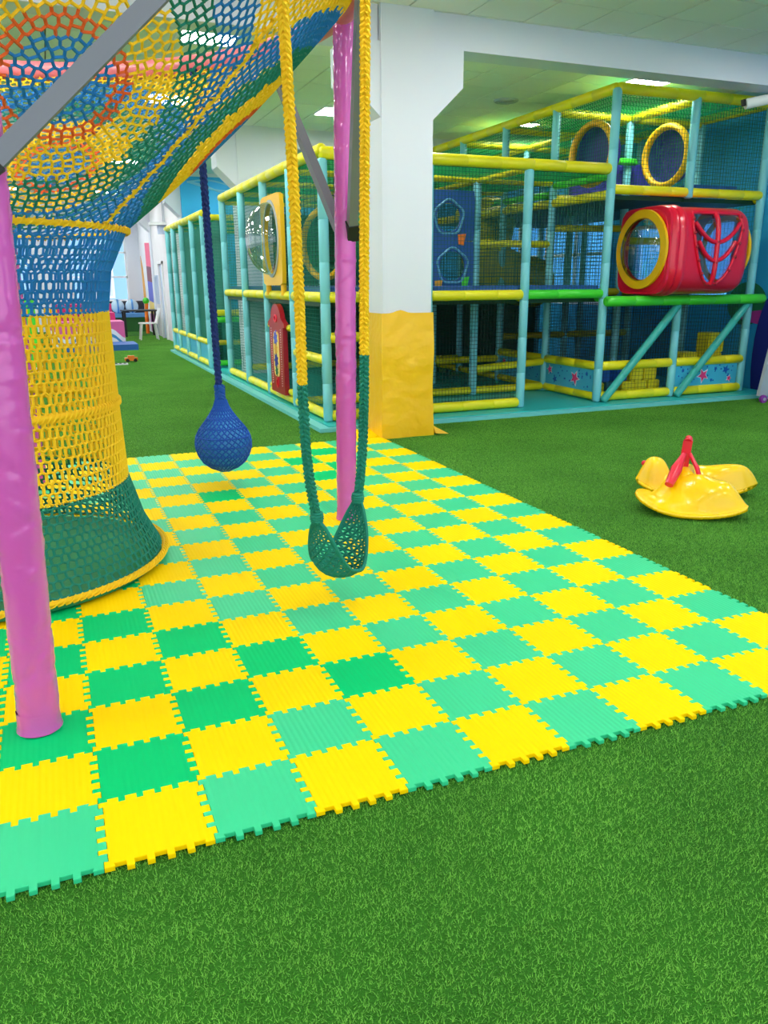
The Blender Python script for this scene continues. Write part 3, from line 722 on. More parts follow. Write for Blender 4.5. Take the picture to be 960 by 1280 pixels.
# slanting struts under the red tunnel
for k, x1 in (('d', 7.42), ('e', 8.58)):
    m = MB(); m.pill((X[k] + .02, Y[0] - .10, .07), (x1, Y[0] - .12, 1.25), .05, 12); part('strut', m, 'teal_strut', play, 'slanting teal strut')
# decks
for k0, k1 in (('a', 'b'), ('b', 'c'), ('c', 'd')):
    slab('deck', X[k0], X[k1], Y[0] + .12, Y[4], L1 - .1, L1 - .04, 'deck_green'); slab('deck_mat', X[k0] + .06, X[k1] - .06, Y[0] + .03, Y[4], L1 - .02, L1 + .1, 'deck_blue', 'blue deck mat')
for k0, k1 in (('d', 'e'), ('e', 'g')):
    slab('deck', X[k0] + .03, X[k1], Y[0] + .1, Y[4], L1 - .1, L1 - .05, 'deck_green')
    slab('deck', X[k0] + .03, X[k1], Y[0] + .1, Y[4], L2 - .1, L2 - .05, 'deck_green')
slab('deck_mat', 7.6, 8.3, Y[0] + .03, Y[1], L2 + .04, L2 + .1, 'deck_blue', 'blue deck mat')
# dark sheets added to stand in for the shade deep inside
slab('shade_sheet', X['a'] + .3, X['d'], Y[4] + .02, Y[4] + .04, .06, 2.6, 'shade_green', 'dark green sheet standing in for the shade inside'); slab('shade_sheet', X['d'], X['g'], Y[4] + .02, Y[4] + .04, .06, 1.3, 'shade_green', 'dark green sheet standing in for the shade inside')
slab('shade_sheet', X['d'] + .1, X['e'], Y[3], Y[3] + .02, .06, 1.3, 'shade_green', 'dark green sheet standing in for the shade inside')
# nets: front
zu = (0, 0, TL - L1 - .02)
for k0, k1 in (('a', 'b'), ('b', 'c'), ('c', 'd')):
    w = X[k1] - X[k0]; net((X[k0], Y[0] + .02, L1), (w, 0, 0), zu)
    if k0 != 'c': net((X[k0], Y[0] + .02, LF), (w, 0, 0), (0, 0, L1 - LF), 'net_black')
    for j, mt in ((1, 'net_black'), (2, 'net_dark'), (4, 'net_dark')):
        net((X[k0], Y[j], L1), (w, 0, 0), zu, mt); 
        if j == 4: net((X[k0], Y[j], LF), (w, 0, 0), (0, 0, L1 - LF), mt)
    net((X[k0], Y[0], TL - .02), (w, 0, 0), (0, Y[4] - Y[0], 0), 'net_green', .05, .004)
for k0, k1 in (('d', 'e'), ('e', 'g')):
    w = X[k1] - X[k0]
    net((X[k0], Y[0] + .02, .5), (w, 0, 0), (0, 0, .78), 'net_black', .045, .0022); net((X[k0], Y[0] + .02, L2), (w, 0, 0), (0, 0, TR - L2), 'net_dark')
    if k0 == 'd': net((X[k0], Y[0] + .02, LF), (w, 0, 0), (0, 0, .4), 'net_black', .05, .002)
    net((X[k0], Y[1], L1), (w, 0, 0), (0, 0, L2 - L1), 'net_teal', .05); net((X[k0], Y[1], .5), (w, 0, 0), (0, 0, .8), 'net_black'); net((X[k0], Y[1] + .3, L2), (w, 0, 0), (0, 0, TR - L2), 'net_green')
    net((X[k0], Y[3], .1), (w, 0, 0), (0, 0, 1.2), 'net_dark'); net((X[k0], Y[4], L2), (w, 0, 0), (0, 0, TR - L2), 'net_dark')
    net((X[k0], Y[0], TR - .03), (w, 0, 0), (0, Y[4] - Y[0], 0), 'net_green', .05, .004)
# nets: side planes
for j in range(4):
    w = Y[j + 1] - Y[j]
    net((X['a'] + .03, Y[j], LF), (0, w, 0), (0, 0, L1 - LF), 'net_teal', .045); net((X['a'] + .03, Y[j], L1), (0, w, 0), zu, 'net_teal', .045)
    net((X['c'], Y[j], L1), (0, w, 0), zu, 'net_dark'); net((X['b'], Y[j], LF), (0, w, 0), (0, 0, L1 - LF), 'net_dark')
    net((X['d'], Y[j], .5), (0, w, 0), (0, 0, .8), 'net_black'); net((X['d'], Y[j], L1), (0, w, 0), (0, 0, TR - L1), 'net_dark')
    net((X['g'], Y[j], LF), (0, w, 0), (0, 0, TR - LF), 'net_teal', .06)
# star panels
def star(m, cx, cz, R_, fn, d, k=5, a0=PI / 2):
    pts = [(cx + (R_ if i % 2 == 0 else R_ * .45) * math.cos(a0 + PI * i / k), cz + (R_ if i % 2 == 0 else R_ * .45) * math.sin(a0 + PI * i / k)) for i in range(2 * k)]
    m.prism(pts, fn, d)
def star_panel(kind, p0, L, stars):
    fnx = (lambda u, v, w: (p0[0] + u, p0[1] - w, p0[2] + v)) if kind == 'x' else (lambda u, v, w: (p0[0] - w, p0[1] + u, p0[2] + v))
    m = MB(); m.prism([(0, 0), (L, 0), (L, .3), (0, .3)], fnx, .012); pn = part('star_panel', m, 'star_panel', play, 'pale blue panel with pink and blue stars', smooth=0)
    for (u, v, r, c) in stars:
        if c == 'star_pink':
            m = MB(); star(m, u, v, r * 1.3, fnx, .015, a0=PI / 2 + u); part('star_border', m, 'star_white', pn, smooth=0)
        m = MB(); star(m, u, v, r, fnx, .019, a0=PI / 2 + u); part('star', m, c, pn, smooth=0)
    m = MB()
    for i in range(26):
        u, v = .05 + (L - .1) * rng.random(), .03 + .24 * rng.random(); m.prism(circ(u, v, .009 + .006 * rng.random(), n=6), fnx, .0145)
    part('dots', m, 'star_blue', pn, kind='stuff', smooth=0)
star_panel('x', (X['e'] + .06, Y[0] - .0, .165), 1.06, [(.47, .14, .085, 'star_pink'), (.93, .08, .04, 'star_pink'), (.86, .2, .06, 'star_blue'), (.12, .22, .03, 'star_blue'), (.68, .22, .03, 'star_blue'), (.62, .07, .025, 'star_blue')])
star_panel('y', (X['d'], Y[0] + .06, .165), 1.08, [(.4, .14, .085, 'star_pink'), (.98, .2, .055, 'star_pink'), (.85, .08, .05, 'star_blue'), (.15, .22, .03, 'star_blue')])
star_panel('y', (X['d'], Y[1] + .06, .165), 1.13, [(.5, .12, .07, 'star_pink'), (1.0, .2, .05, 'star_pink')])
# blue sea panel with portholes
bp = []
holes = [(.42, .86, .16), (.52, .32, .165)]
def sea_fn(u, v, w): return (3.97 + u, Y[1] - .04 - w, 1.42 + v)
m = MB()   # panel as two ringplates stacked and a plain left part
m.prism([(0, 0), (.12, 0), (.12, 1.2), (0, 1.2)], sea_fn, .03)
m.ringplate(rrect(.64, .9, 1.04, .6, 32, 40), circ(.80, .88, .17), sea_fn, .03); m.ringplate(rrect(.64, .3, 1.04, .6, 32, 40), circ(.86, .3, .18), sea_fn, .03)
sea = part('sea_panel', m, 'board_blue', play, 'dark blue climbing panel with two round portholes')
for (cx, cz, r) in ((.80, .88, .2), (.86, .3, .21)):
    m = MB(); pts = [(cx + (r + .012 * math.sin(5 * a)) * math.cos(a), cz + (r + .012 * math.sin(5 * a)) * math.sin(a)) for a in np.linspace(0, 2 * PI, 48, endpoint=False)]
    m.path([sea_fn(u, v, .032) for u, v in pts], .014, 6, closed=True); part('porthole_border', m, 'swirl_pale', sea, 'pale swirl round the porthole')
for k in range(7):
    m = MB(); u0, v0 = .08 + .26 * rng.random(), .1 + .95 * rng.random(); m.path([sea_fn(u0 + .05 * t, v0 + .04 * math.sin(t * 1.5 + k), .031) for t in np.linspace(0, 5, 9) if u0 + .05 * t < 1.14 or t < 1], .009, 5); part('wave_line', m, 'star_panel', sea)
for u, v, c in ((.98, .62, 'toy_orange'), (.66, .06, 'wood_orange'), (1.04, .1, 'foam_green'), (.5, .12, 'foam_green')):
    m = MB(); m.prism([(u - .05, v + .06), (u + .06, v + .07), (u + .03, v - .07), (u - .04, v - .06)], sea_fn, .04); part('sea_shape', m, c, sea, smooth=0)
# yellow bubble window panel on the left face
Xa = X['a']; fnb = lambda u, v, w: (Xa - .03 - w, u, v)
m = MB(); m.ringplate(rrect(8.14, 2.03, .94, 1.06, 40, 14), circ(8.14, 2.05, .33, .42, 40), fnb, .05)
bub = part('bubble_panel', m, 'yellow_plastic', play, 'yellow plastic panel with clear bubble window')
m = MB(); m.ringplate(circ(8.14, 2.05, .36, .455, 40), circ(8.14, 2.05, .325, .415, 40), lambda u, v, w: (Xa - .08 - w, u, v), .012); part('window_rim', m, 'cart_grey', bub)
m = MB(); pr = [(math.cos(t), math.sin(t)) for t in np.linspace(0, PI / 2, 14)]
vs = [(Xa - .085 - .31 * s_, 8.14 + .335 * c_ * math.cos(a), 2.05 + .43 * c_ * math.sin(a)) for c_, s_ in pr for a in np.linspace(0, 2 * PI, 40, endpoint=False)]
m.add(vs, [(i * 40 + j, i * 40 + (j + 1) % 40, (i + 1) * 40 + (j + 1) % 40, (i + 1) * 40 + j) for i in range(13) for j in range(40)]); part('bubble_dome', m, 'dome_clear', bub, 'clear bulging dome', smooth=80)
for yy in (7.78, 8.5):
    m = MB(); m.cyl((Xa - .04, yy, 1.38), (Xa - .04, yy, 1.55), .035); part('bracket', m, 'yellow_plastic', bub)
# red game panel on the left face
m = MB(); body = [(7.70, .17), (8.34, .17), (8.34, 1.0), (8.40, 1.0), (8.40, 1.05), (8.34, 1.07)] + [(8.02 + .24 * math.cos(a), 1.08 + .2 * math.sin(a)) for a in np.linspace(.15, PI - .15, 12)] + [(7.70, 1.07), (7.64, 1.05), (7.64, 1.0), (7.70, 1.0)]
m.prism(body, lambda u, v, w: (Xa - .04 - w, u, v), .06); gp = part('game_panel', m, 'red_dark', play, 'red arched play panel with a coloured window', smooth=30)
fng = lambda u, v, w: (Xa - .10 - w, u, v)
m = MB(); m.prism(rrect(8.02, .66, .26, .56, 24, 6), fng, .008); part('game_window', m, 'mural_yellow', gp, 'pale window of the play panel')
for cz, r, c in ((.86, .1, 'mural_violet'), (.72, .08, 'wood_orange'), (.58, .1, 'mural_navy'), (.45, .07, 'mural_green')):
    m = MB(); m.prism([(8.02 + r * q * math.cos(a), cz + r * q * math.sin(a)) for a, q in zip(np.linspace(0, 2 * PI, 14, endpoint=False), [1, .6] * 7)], fng, .014); part('game_piece', m, c, gp, smooth=0)
for cz, rx, rz in ((1.1, .07, .05), (.3, .05, .07)):
    m = MB(); m.ringplate(circ(8.02, cz, rx, rz, 20), circ(8.02, cz, rx * .6, rz * .6, 20), fng, .012); part('handle_ring', m, 'red_plastic', gp)
m = MB()
for k in range(24):
    for yy in (7.80, 8.25): m.sphere((Xa - .1, yy, .28 + k * .03), .008, 6, 4)
part('rivets', m, 'star_white', gp, 'rows of white dots', kind='stuff')
for yy, zz in ((8.5, 1.0), (7.6, 1.0), (8.5, .22), (7.6, .22)):
    m = MB(); m.pill((Xa - .03, yy - .07, zz), (Xa - .03, yy + .07, zz), .04, 10); part('knob', m, 'foam_yellow', gp, 'yellow end knob')
# crawl tube with a yellow rim behind the corner post
def rim_tube(c, n, rad, L, matn, lbl, tube_lbl, rim=.075):
    n = Vector(n).normalized(); q = Vector((1, 0, 0)).rotation_difference(n).to_matrix().to_4x4(); T = Matrix.Translation(Vector(c)) @ q
    m = MB(); m.lathe([(rad + rim * .5 + rim * .5 * math.cos(a), .04 * math.sin(a)) for a in np.linspace(0, 2 * PI, 13)], n=40, axis='x'); xf(m, T); rp = part('tunnel_rim', m, 'yellow_plastic', play, lbl, smooth=60)
    m = MB(); st = []
    k = int(L / .05)
    for i in range(k): st += [(rad + .02, i * .05), (rad - .005, i * .05 + .025)]
    m.lathe(st, n=36, axis='x'); xf(m, T); part('tunnel_tube', m, matn, rp, tube_lbl, smooth=60)
rim_tube((3.08, 7.3, 1.96), (.93, .36, 0), .34, 1.2, 'disc_green', 'round yellow tunnel rim behind the corner post', 'ribbed green tunnel inside')
def round_rim(c, lbl):
    T = Matrix.Translation(Vector(c)) @ Vector((1, 0, 0)).rotation_difference(Vector((1, .12, 0)).normalized()).to_matrix().to_4x4()
    m = MB(); m.lathe([(.345 + .04 * math.cos(a), .05 * math.sin(a)) for a in np.linspace(0, 2 * PI, 13)], n=44, axis='x'); xf(m, T); rp = part('tunnel_rim', m, 'yellow_plastic', play, lbl, smooth=60)
    m = MB(); m.lathe([(.33, .05), (.32, .16), (.001, .17)], n=36, axis='x'); xf(m, T); part('tunnel_back', m, 'board_purple', rp, 'dark purple back of the round opening')
    m = MB()
    for k in range(-7, 8):
        h = math.sqrt(max(0, .33 ** 2 - (k * .044) ** 2)); m.strand(T @ Vector((.02, k * .044, -h)), T @ Vector((.02, k * .044, h)), .0028); m.strand(T @ Vector((.02, -h, k * .044)), T @ Vector((.02, h, k * .044)), .0028)
    part('rim_net', m, 'net_teal', rp, smooth=0)
round_rim((X['e'] - .02, 6.74, 3.04), 'round yellow tunnel rim under the top beam'); round_rim((X['d'] + .08, 6.82, 3.02), 'round yellow tunnel rim beside the tall post')
slab('back_board', X['d'] + .3, X['e'] + .5, Y[1] + .05, Y[1] + .08, L2 - .05, 3.05, 'board_purple', 'purple blue board behind the round rims')
# tube slide glimpsed inside, leaf ornaments
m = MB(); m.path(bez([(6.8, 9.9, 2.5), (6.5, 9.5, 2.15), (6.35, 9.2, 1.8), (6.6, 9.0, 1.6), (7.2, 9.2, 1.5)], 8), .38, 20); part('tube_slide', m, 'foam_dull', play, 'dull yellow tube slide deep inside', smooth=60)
for x, y, z, a in ((5.62, 8.6, 2.52, .6), (6.1, 8.9, 2.62, .2), (6.45, 9.8, 3.2, 1.2), (6.9, 9.6, 3.1, -.6), (7.4, 9.2, 3.1, -.9)):
    m = MB(); pts = [(.16 * math.cos(t) , .06 * math.sin(t)) for t in np.linspace(0, 2 * PI, 14, endpoint=False)]
    m.prism(pts, lambda u, v, w: (x + u * math.cos(a) - v * math.sin(a), y + w, z + u * math.sin(a) + v * math.cos(a)), .05); part('leaf_ornament', m, 'foam_yellow', play, 'yellow leaf shaped ornament')
# ---- red tunnel on the green beam
TY, TZ, TW, TH, PW = 6.22, 1.87, .46, .52, 3.7
def tun(th, s=1.0):
    c, q = math.cos(th), math.sin(th); k = (abs(c) ** PW + abs(q) ** PW) ** (-1 / PW); return TY + TW * s * c * k, TZ + TH * s * q * k
def front_y(z, s=1.0): v = min(.999, abs((z - TZ) / (TH * s))); return TY - TW * s * (1 - v ** PW) ** (1 / PW)
def in_leaf(x, z):
    u = (x - 7.53) / .41; v = (z - (TZ + .03)) / .42
    return -1 < v < .95 and abs(u) < 1.02 * max(0, (v + 1) / 1.95) ** .4 * (1 if v < .6 else 1 - (v - .6) * .4)
sec = [(6.80, .90), (6.83, .93), (6.87, .94), (6.89, .99), (6.93, 1.01), (6.955, .97), (6.98, .965), (7.005, 1.01), (7.04, 1.02), (7.065, .985), (7.09, .98)] + [(x, .98) for x in np.linspace(7.10, 7.96, 50)] + [(8.0, .965), (8.04, .93), (8.07, .84)]
NT = 112; m = MB(); vs = []
for x, s in sec:
    for j in range(NT): y, z = tun(2 * PI * j / NT, s); vs.append((x, y, z))
fs = []
for i in range(len(sec) - 1):
    for j in range(NT):
        j2 = (j + 1) % NT; q = (i * NT + j, i * NT + j2, (i + 1) * NT + j2, (i + 1) * NT + j)
        cx = sum(vs[a][0] for a in q) / 4; cy = sum(vs[a][1] for a in q) / 4; cz = sum(vs[a][2] for a in q) / 4
        if cy < TY - TW * .7 and in_leaf(cx, cz): continue
        if cy > TY + TW * .5 and 6.95 < cx < 7.97: continue
        fs.append(q)
m.add(vs, fs); tn = part('red_tunnel', m, 'red_plastic', play, 'red plastic tunnel box with leaf shaped windows', smooth=50)
for s_ in (-1,):
    def FP(x, z, off=0.0): y = front_y(z, .98) - off; return (x, y if s_ < 0 else 2 * TY - y, z)
    outl = []
    for v in np.linspace(-.98, .95, 22): outl.append((1.02 * ((v + 1) / 1.95) ** .4 * (1 if v < .6 else 1 - (v - .6) * .4), v))
    loop = [(7.53 + .41 * u, TZ + .03 + .42 * v) for u, v in outl] + [(7.53 - .41 * u, TZ + .03 + .42 * v) for u, v in reversed(outl)]
    m = MB(); m.path([FP(x, z, .004) for x, z in loop], .019, 8, closed=True)
    m.path([FP(7.53, TZ + .03 + .42 * v, .006) for v in np.linspace(-1, .95, 16)], .03, 8)
    for v0, w in ((.15, .75), (-.35, .62)):
        m.path([FP(7.53 + .41 * u, TZ + .03 + .42 * (v0 + .42 * (u / w) ** 2), .004) for u in np.linspace(-w * 1.12, w * 1.12, 17)], .026, 8)
    part('window_ribs', m, 'red_plastic', tn, 'red ribs crossing the tunnel window', smooth=60)
    m = MB(); zz = np.linspace(TZ - .37, TZ + .41, 14); vs = []; 
    for z in zz:
        v = (z - TZ - .03) / .42; hw = .41 * 1.02 * max(.0, (v + 1) / 1.95) ** .4
        for x in (7.53 - hw, 7.53, 7.53 + hw): vs.append(FP(x, z, -.012))
    m.add(vs, [(i * 3 + j, i * 3 + j + 1, (i + 1) * 3 + j + 1, (i + 1) * 3 + j) for i in range(13) for j in range(2)]); part('tinted_pane', m, 'window_tint', tn, 'tinted clear pane', smooth=60)
    if s_ < 0:
        for x, z in loop[::4] + [(7.53, TZ + .1), (7.53, TZ - .14)]:
            m = MB(); p = FP(x, z, .024); m.sphere(p, .021, 8, 5, (1, .7, 1)); part('bolt', m, 'red_dark', tn, smooth=60)
fx = lambda x0: (lambda u, v, w: (x0 - w, u, v))
for x0, sg in ((6.80, 1), (8.09, -1)):
    m = MB(); m.ringplate(circ(TY, TZ + .02, .45 if sg > 0 else .41, .46 if sg > 0 else .42, 44), circ(TY, TZ + .02, .35, .365, 44), lambda u, v, w: (x0 - sg * w, u, v), .035); part('end_ring', m, 'yellow_plastic', tn, 'yellow ring round the end window')
    if sg < 0: continue
    m = MB(); vs = [(x0 - sg * (.02 + .13 * s_), TY + .35 * c_ * math.cos(a), TZ + .02 + .365 * c_ * math.sin(a)) for c_, s_ in pr for a in np.linspace(0, 2 * PI, 40, endpoint=False)]
    m.add(vs, [(i * 40 + j, i * 40 + (j + 1) % 40, (i + 1) * 40 + (j + 1) % 40, (i + 1) * 40 + j) for i in range(13) for j in range(40)]); part('end_dome', m, 'dome_clear', tn, 'clear domed window', smooth=80)
m = MB(); m.prism(rrect(TY, TZ - .02, .86, .98, 40, 5), lambda u, v, w: (6.83 + w, u, v), .02)
m = MB(); m.ringplate(rrect(TY, TZ, .9, 1.0, 44, 6), circ(TY, TZ + .02, .34, .355, 44), lambda u, v, w: (6.81 + w, u, v), .03); part('end_plate', m, 'red_plastic', tn)
slab('tunnel_floor', 6.9, 8.0, 5.95, 6.5, 1.40, 1.43, 'deck_green')
# ---- low far block
XB = 2.64; YB = [12.6, 13.75, 15.0, 16.1, 17.0]
for y in YB: post(XB, y, .055, 2.66)
post(4.0, 12.6, .055, 2.66)
beam((XB, 12.5, 2.68), (XB, 17.15, 2.68), .06)
for y in YB[:4]: beam((XB, y, 2.62), (4.4, y, 2.62), .05)
for j in range(4):
    beam((XB, YB[j], .5), (XB, YB[j + 1], .5), .05); beam((XB, YB[j], .12), (XB, YB[j + 1], .12), .05)
    net((XB + .03, YB[j], .5), (0, YB[j + 1] - YB[j], 0), (0, 0, 2.16), 'net_teal', .05)
    slab('low_panel', XB + .01, XB + .03, YB[j] + .06, YB[j + 1] - .06, .17, .45, 'star_panel', 'pale blue low panel')
net((XB, 12.6, 2.6), (1.8, 0, 0), (0, 4.4, 0), 'net_green', .06, .004)
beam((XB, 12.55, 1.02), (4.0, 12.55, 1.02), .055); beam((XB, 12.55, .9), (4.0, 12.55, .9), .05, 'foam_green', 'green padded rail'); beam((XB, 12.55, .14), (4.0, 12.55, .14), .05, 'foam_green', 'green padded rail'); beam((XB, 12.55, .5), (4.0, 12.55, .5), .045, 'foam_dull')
net((XB, 12.58, .1), (1.36, 0, 0), (0, 0, 2.5), 'net_teal', .05); slab('shade_sheet', XB + .1, 4.0, 13.0, 13.02, .06, .95, 'shade_green', 'dark green sheet standing in for the shade inside')  # added sheet darkens the space behind the low net
slab('back_board', 2.94, 2.96, 12.7, 17.0, .06, 2.62, 'net_teal', 'teal board at the back of the far block')

# ------------------------------------------------------------------ foam blocks seen through the lower net
bm_ = {}
def block_mesh(matn, s):
    if (matn, s) not in bm_:
        b = bmesh.new(); bmesh.ops.create_cube(b, size=s); bmesh.ops.bevel(b, geom=list(b.edges), offset=.014, segments=2, affect='EDGES'); me = bpy.data.meshes.new('foam_block'); b.to_mesh(me); b.free(); me.materials.append(MATS[matn]); bm_[(matn, s)] = me
    return bm_[(matn, s)]
def block(x, y, z, matn, lbl, rz=0, s=.2, g=None):
    o = bpy.data.objects.new('foam_block', block_mesh(matn, s)); col.objects.link(o); o.location = (x, y, z + s / 2); o.rotation_euler.z = rz; tag(o, lbl, 'foam block', g or 'foam blocks behind the lower net')
z0 = .056
block(6.50, 6.6, z0, 'foam_block_yellow', 'yellow foam block lowest at the left beside the tall post', .1)
block(6.74, 6.62, z0, 'foam_block_teal', 'dark teal foam block on the bottom row behind the strut foot', -.05)
block(6.97, 6.58, z0, 'foam_block_yellow', 'yellow foam block on the bottom row, first right of the teal one', .05)
block(7.19, 6.6, z0, 'foam_block_yellow', 'yellow foam block in the middle of the bottom row under the upper yellow pair', 0)
block(7.405, 6.6, z0, 'foam_block_yellow', 'yellow foam block at the right end of the bottom row by the short post', 0.04)
block(6.86, 6.6, z0 + .202, 'foam_block_blue', 'blue foam block on top of the stack, front one beside the yellow pair', .3)
block(6.60, 6.62, z0 + .202, 'foam_block_blue', 'dark blue foam block on top of the stack at the left behind the strut', 0)
block(7.12, 6.6, z0 + .202, 'foam_block_yellow', 'left yellow foam block of the upper pair behind the net', .02)
block(7.34, 6.6, z0 + .202, 'foam_block_yellow', 'right yellow foam block of the upper pair behind the net', 0)
block(8.40, 6.62, z0, 'foam_block_yellow', 'large yellow foam block hidden behind the star panel at the bottom', 0, .26)
block(8.40, 6.62, z0 + .262, 'foam_block_yellow', 'large yellow foam block in the middle of the right hand stack', .1, .26)
block(8.42, 6.62, z0 + .524, 'foam_block_yellow', 'large yellow foam block showing above the right star panel rail', -.05, .26)
block(8.13, 6.75, z0 + .0, 'foam_block_yellow', 'yellow foam block low behind the star panel, left of the stack', 0, .26); block(8.10, 6.75, z0 + .262, 'foam_block_yellow', 'yellow foam block half hidden behind the right strut', .1, .26)

# ------------------------------------------------------------------ yellow padded wrap round the column
pad = thing('column_pad', (3.28, 5.6, 0), 'yellow vinyl pad wrapped round the foot of the white column', 'pad')
def pad_sheet(z, i):
    g = .022 + .004 * math.sin(z * 9) + .012 * max(0, .2 - z) * 4
    x0, x1, y0, y1 = 3.03 - g, 3.55 + g, 5.38 - g, 5.88 + g; out = []; NPT = 14
    c = [(x0, y0), (x1, y0), (x1, y1), (x0, y1)]
    for k in range(4):
        a, b = c[k], c[(k + 1) % 4]
        for t in range(NPT):
            u = t / NPT; nx_, ny_ = (b[1] - a[1]), -(b[0] - a[0]); L = math.hypot(nx_, ny_); w = .006 * math.sin(7 * u + 5 * z + k) * math.sin(PI * u) * (1.4 - z)
            w += .011 * math.exp(-((u - .55 - .5 * (.75 - z)) / .10) ** 2) * (1 if z < .75 else 0) * math.sin(PI * u)
            out.append((a[0] + (b[0] - a[0]) * u + nx_ / L * w, a[1] + (b[1] - a[1]) * u + ny_ / L * w, z + (.03 * math.exp(-((u - .35) / .12) ** 2) if k == 0 and i == 24 else 0)))
    return out
m = MB(); lev = [.004 + 1.236 * i / 24 for i in range(25)]; LV = [pad_sheet(z, i) for i, z in enumerate(lev)]; n = len(LV[0])
m.add([p for L in LV for p in L], [(i * n + j, i * n + (j + 1) % n, (i + 1) * n + (j + 1) % n, (i + 1) * n + j) for i in range(24) for j in range(n)]); part('vinyl_sheet', m, 'pad_yellow', pad, smooth=50)
m = MB(); m.add([(3.60, 5.34, .02), (3.75, 5.33, .008), (3.6, 5.5, .008), (3.58, 5.36, .1)], [(0, 1, 2), (0, 3, 1), (3, 2, 1), (0, 2, 3)]); part('loose_corner', m, 'pad_yellow', pad, smooth=0)

# ------------------------------------------------------------------ yellow rocker toy
rk = thing('rocking_toy', (4.12, 2.22, 0), 'shiny yellow plastic twin rocking toy with red handles on the turf', 'toy')
ex = Vector((.71, -.70, 0)).normalized(); ey = Vector((.70, .71, 0)).normalized(); ro = Vector((4.10, 2.24, 0))
def RP(u, v, w): p = ro + ex * u + ey * v; return (p.x, p.y, w)
def rocker_h(u, v):
    sn = u / .37; vn = -.25 - .04 * u; wn = .19 * math.sqrt(max(0, 1 - abs(sn) ** 3.6)) * (1 - .22 * sn); dn = abs(v - vn) - wn if abs(sn) < 1 else 1
    sf_ = (u - .02) / .42; vf = .24 + .35 * max(0, u); wf = .17 * math.sqrt(max(0, 1 - abs(sf_) ** 3.6)) * (1 - .1 * sf_); df = abs(v - vf) - wf if abs(sf_) < 1 else 1
    db = max(abs(u + .07) - .15, abs(v) - .28); d = min(dn, df, db)
    if dn < df: base = .10 * max(0, -sn) ** 2 + .06 * max(0, sn) ** 2
    else: base = .07 * max(0, -sf_) ** 2 + .07 * max(0, sf_) ** 2
    if db <= min(dn, df): base = .02
    g = lambda cu, cv, su, sv, a: a * math.exp(-(((u - cu) / su) ** 2 + ((v - cv) / sv) ** 2) ** 1.5)
    h = g(-.06, -.02, .15, .3, .23) + g(.15, -.24, .15, .13, .195) + g(.2, .30, .27, .13, .19) + g(-.27, .25, .09, .10, .20) + g(-.2, -.27, .1, .1, .02)
    t = min(1, max(0, (-d - .03) / .07)); return d, .014 + base + h * t * t * (3 - 2 * t)
m = MB(); NU, NV = 110, 130; idx = {}; ok = {}
for i in range(NU + 1):
    for j in range(NV + 1):
        u = -.44 + .90 * i / NU; v = -.5 + 1.1 * j / NV; d, z = rocker_h(u, v); ok[i, j] = d < 0; idx[i, j] = len(m.v); m.v.append(RP(u, v, z))
for i in range(NU):
    for j in range(NV):
        q = ((i, j), (i + 1, j), (i + 1, j + 1), (i, j + 1))
        if all(ok[k] for k in q): m.f.append(tuple(idx[k] for k in q)); m.mi.append(0)
used = sorted({k for f in m.f for k in f}); rm = {k: n for n, k in enumerate(used)}; m.v = [m.v[k] for k in used]; m.f = [tuple(rm[k] for k in f) for f in m.f]
sh = part('rocker_shell', m, 'rocker_yellow', rk, smooth=80); md = sh.modifiers.new('smooth', 'SMOOTH'); md.iterations = 3; md = sh.modifiers.new('thick', 'SOLIDIFY'); md.thickness = .024; md.offset = 1
m = MB(); m.obox(RP(-.075, -.05, .20), RP(-.055, -.05, .47), .062, .045, tuple(ey)); part('handle_post', m, 'red_plastic', rk, 'red upright handle post', smooth=0)
m = MB(); m.path([RP(-.055, -.07, .465), RP(-.053, -.05, .48), RP(-.05, -.03, .465)], .026, 10); part('handle_cap', m, 'red_plastic', rk, smooth=60)
m = MB(); m.path([RP(-.07, -.09, .38), RP(-.11, -.20, .29), RP(-.145, -.29, .20)], [.016, .040, .030], 10); part('handle_blade', m, 'red_plastic', rk, 'red flat handle', smooth=60)
m = MB(); m.path([RP(-.035, -.07, .38), RP(.02, -.14, .30), RP(.05, -.18, .22)], [.013, .016, .014], 8); part('handle_bar', m, 'red_plastic', rk, 'thin red handle bar', smooth=60)
m = MB(); m.sphere(RP(-.35, .25, .22), .022, 10, 6); part('eye_stud', m, 'red_plastic', rk, smooth=60)

# ------------------------------------------------------------------ right edge: rolling board and lamp under the beam
ct = thing('rolling_board', (8.75, 5.62, 0), 'grey board on purple wheels at the right edge beside the playground corner', 'board')
m = MB(); m.prism([(8.36, .09), (9.2, .09), (9.2, 1.05), (8.52, 1.05)], lambda u, v, w: (u, 5.62 + w, v), .05); part('board_panel', m, 'cart_grey', ct, smooth=0)
for x in (8.40, 9.1):
    m = MB(); m.lathe([(0, -.02), (.05, -.02), (.055, 0), (.05, .02), (0, .02)], (x, 5.59, .056), 18, 'y'); w_ = part('wheel', m, 'wheel_purple', ct, 'purple wheel')
    m = MB(); m.lathe([(0, -.03), (.02, -.028), (.02, 0)], (x, 5.59, .056), 12, 'y'); part('hub', m, 'cart_grey', w_)
m = MB(); m.obox((8.4, 5.63, .056), (9.1, 5.63, .056), .02, .02); m.obox((8.4, 5.59, .056), (8.4, 5.66, .056), .015, .015); part('axle', m, 'cart_grey', ct)
lp = thing('tube_lamp', (7.6, 5.5, 3.5), 'white tube lamp with a black tip under the beam at the right edge', 'lamp')
m = MB(); m.cyl((7.58, 5.62, 3.44), (8.35, 5.30, 3.60), .055, n=16); part('tube', m, 'lamp_case', lp)
m = MB(); m.obox((7.545, 5.63, 3.45), (7.585, 5.62, 3.46), .05, .07); part('tip', m, 'tyre_black', lp, 'black tip', smooth=0)
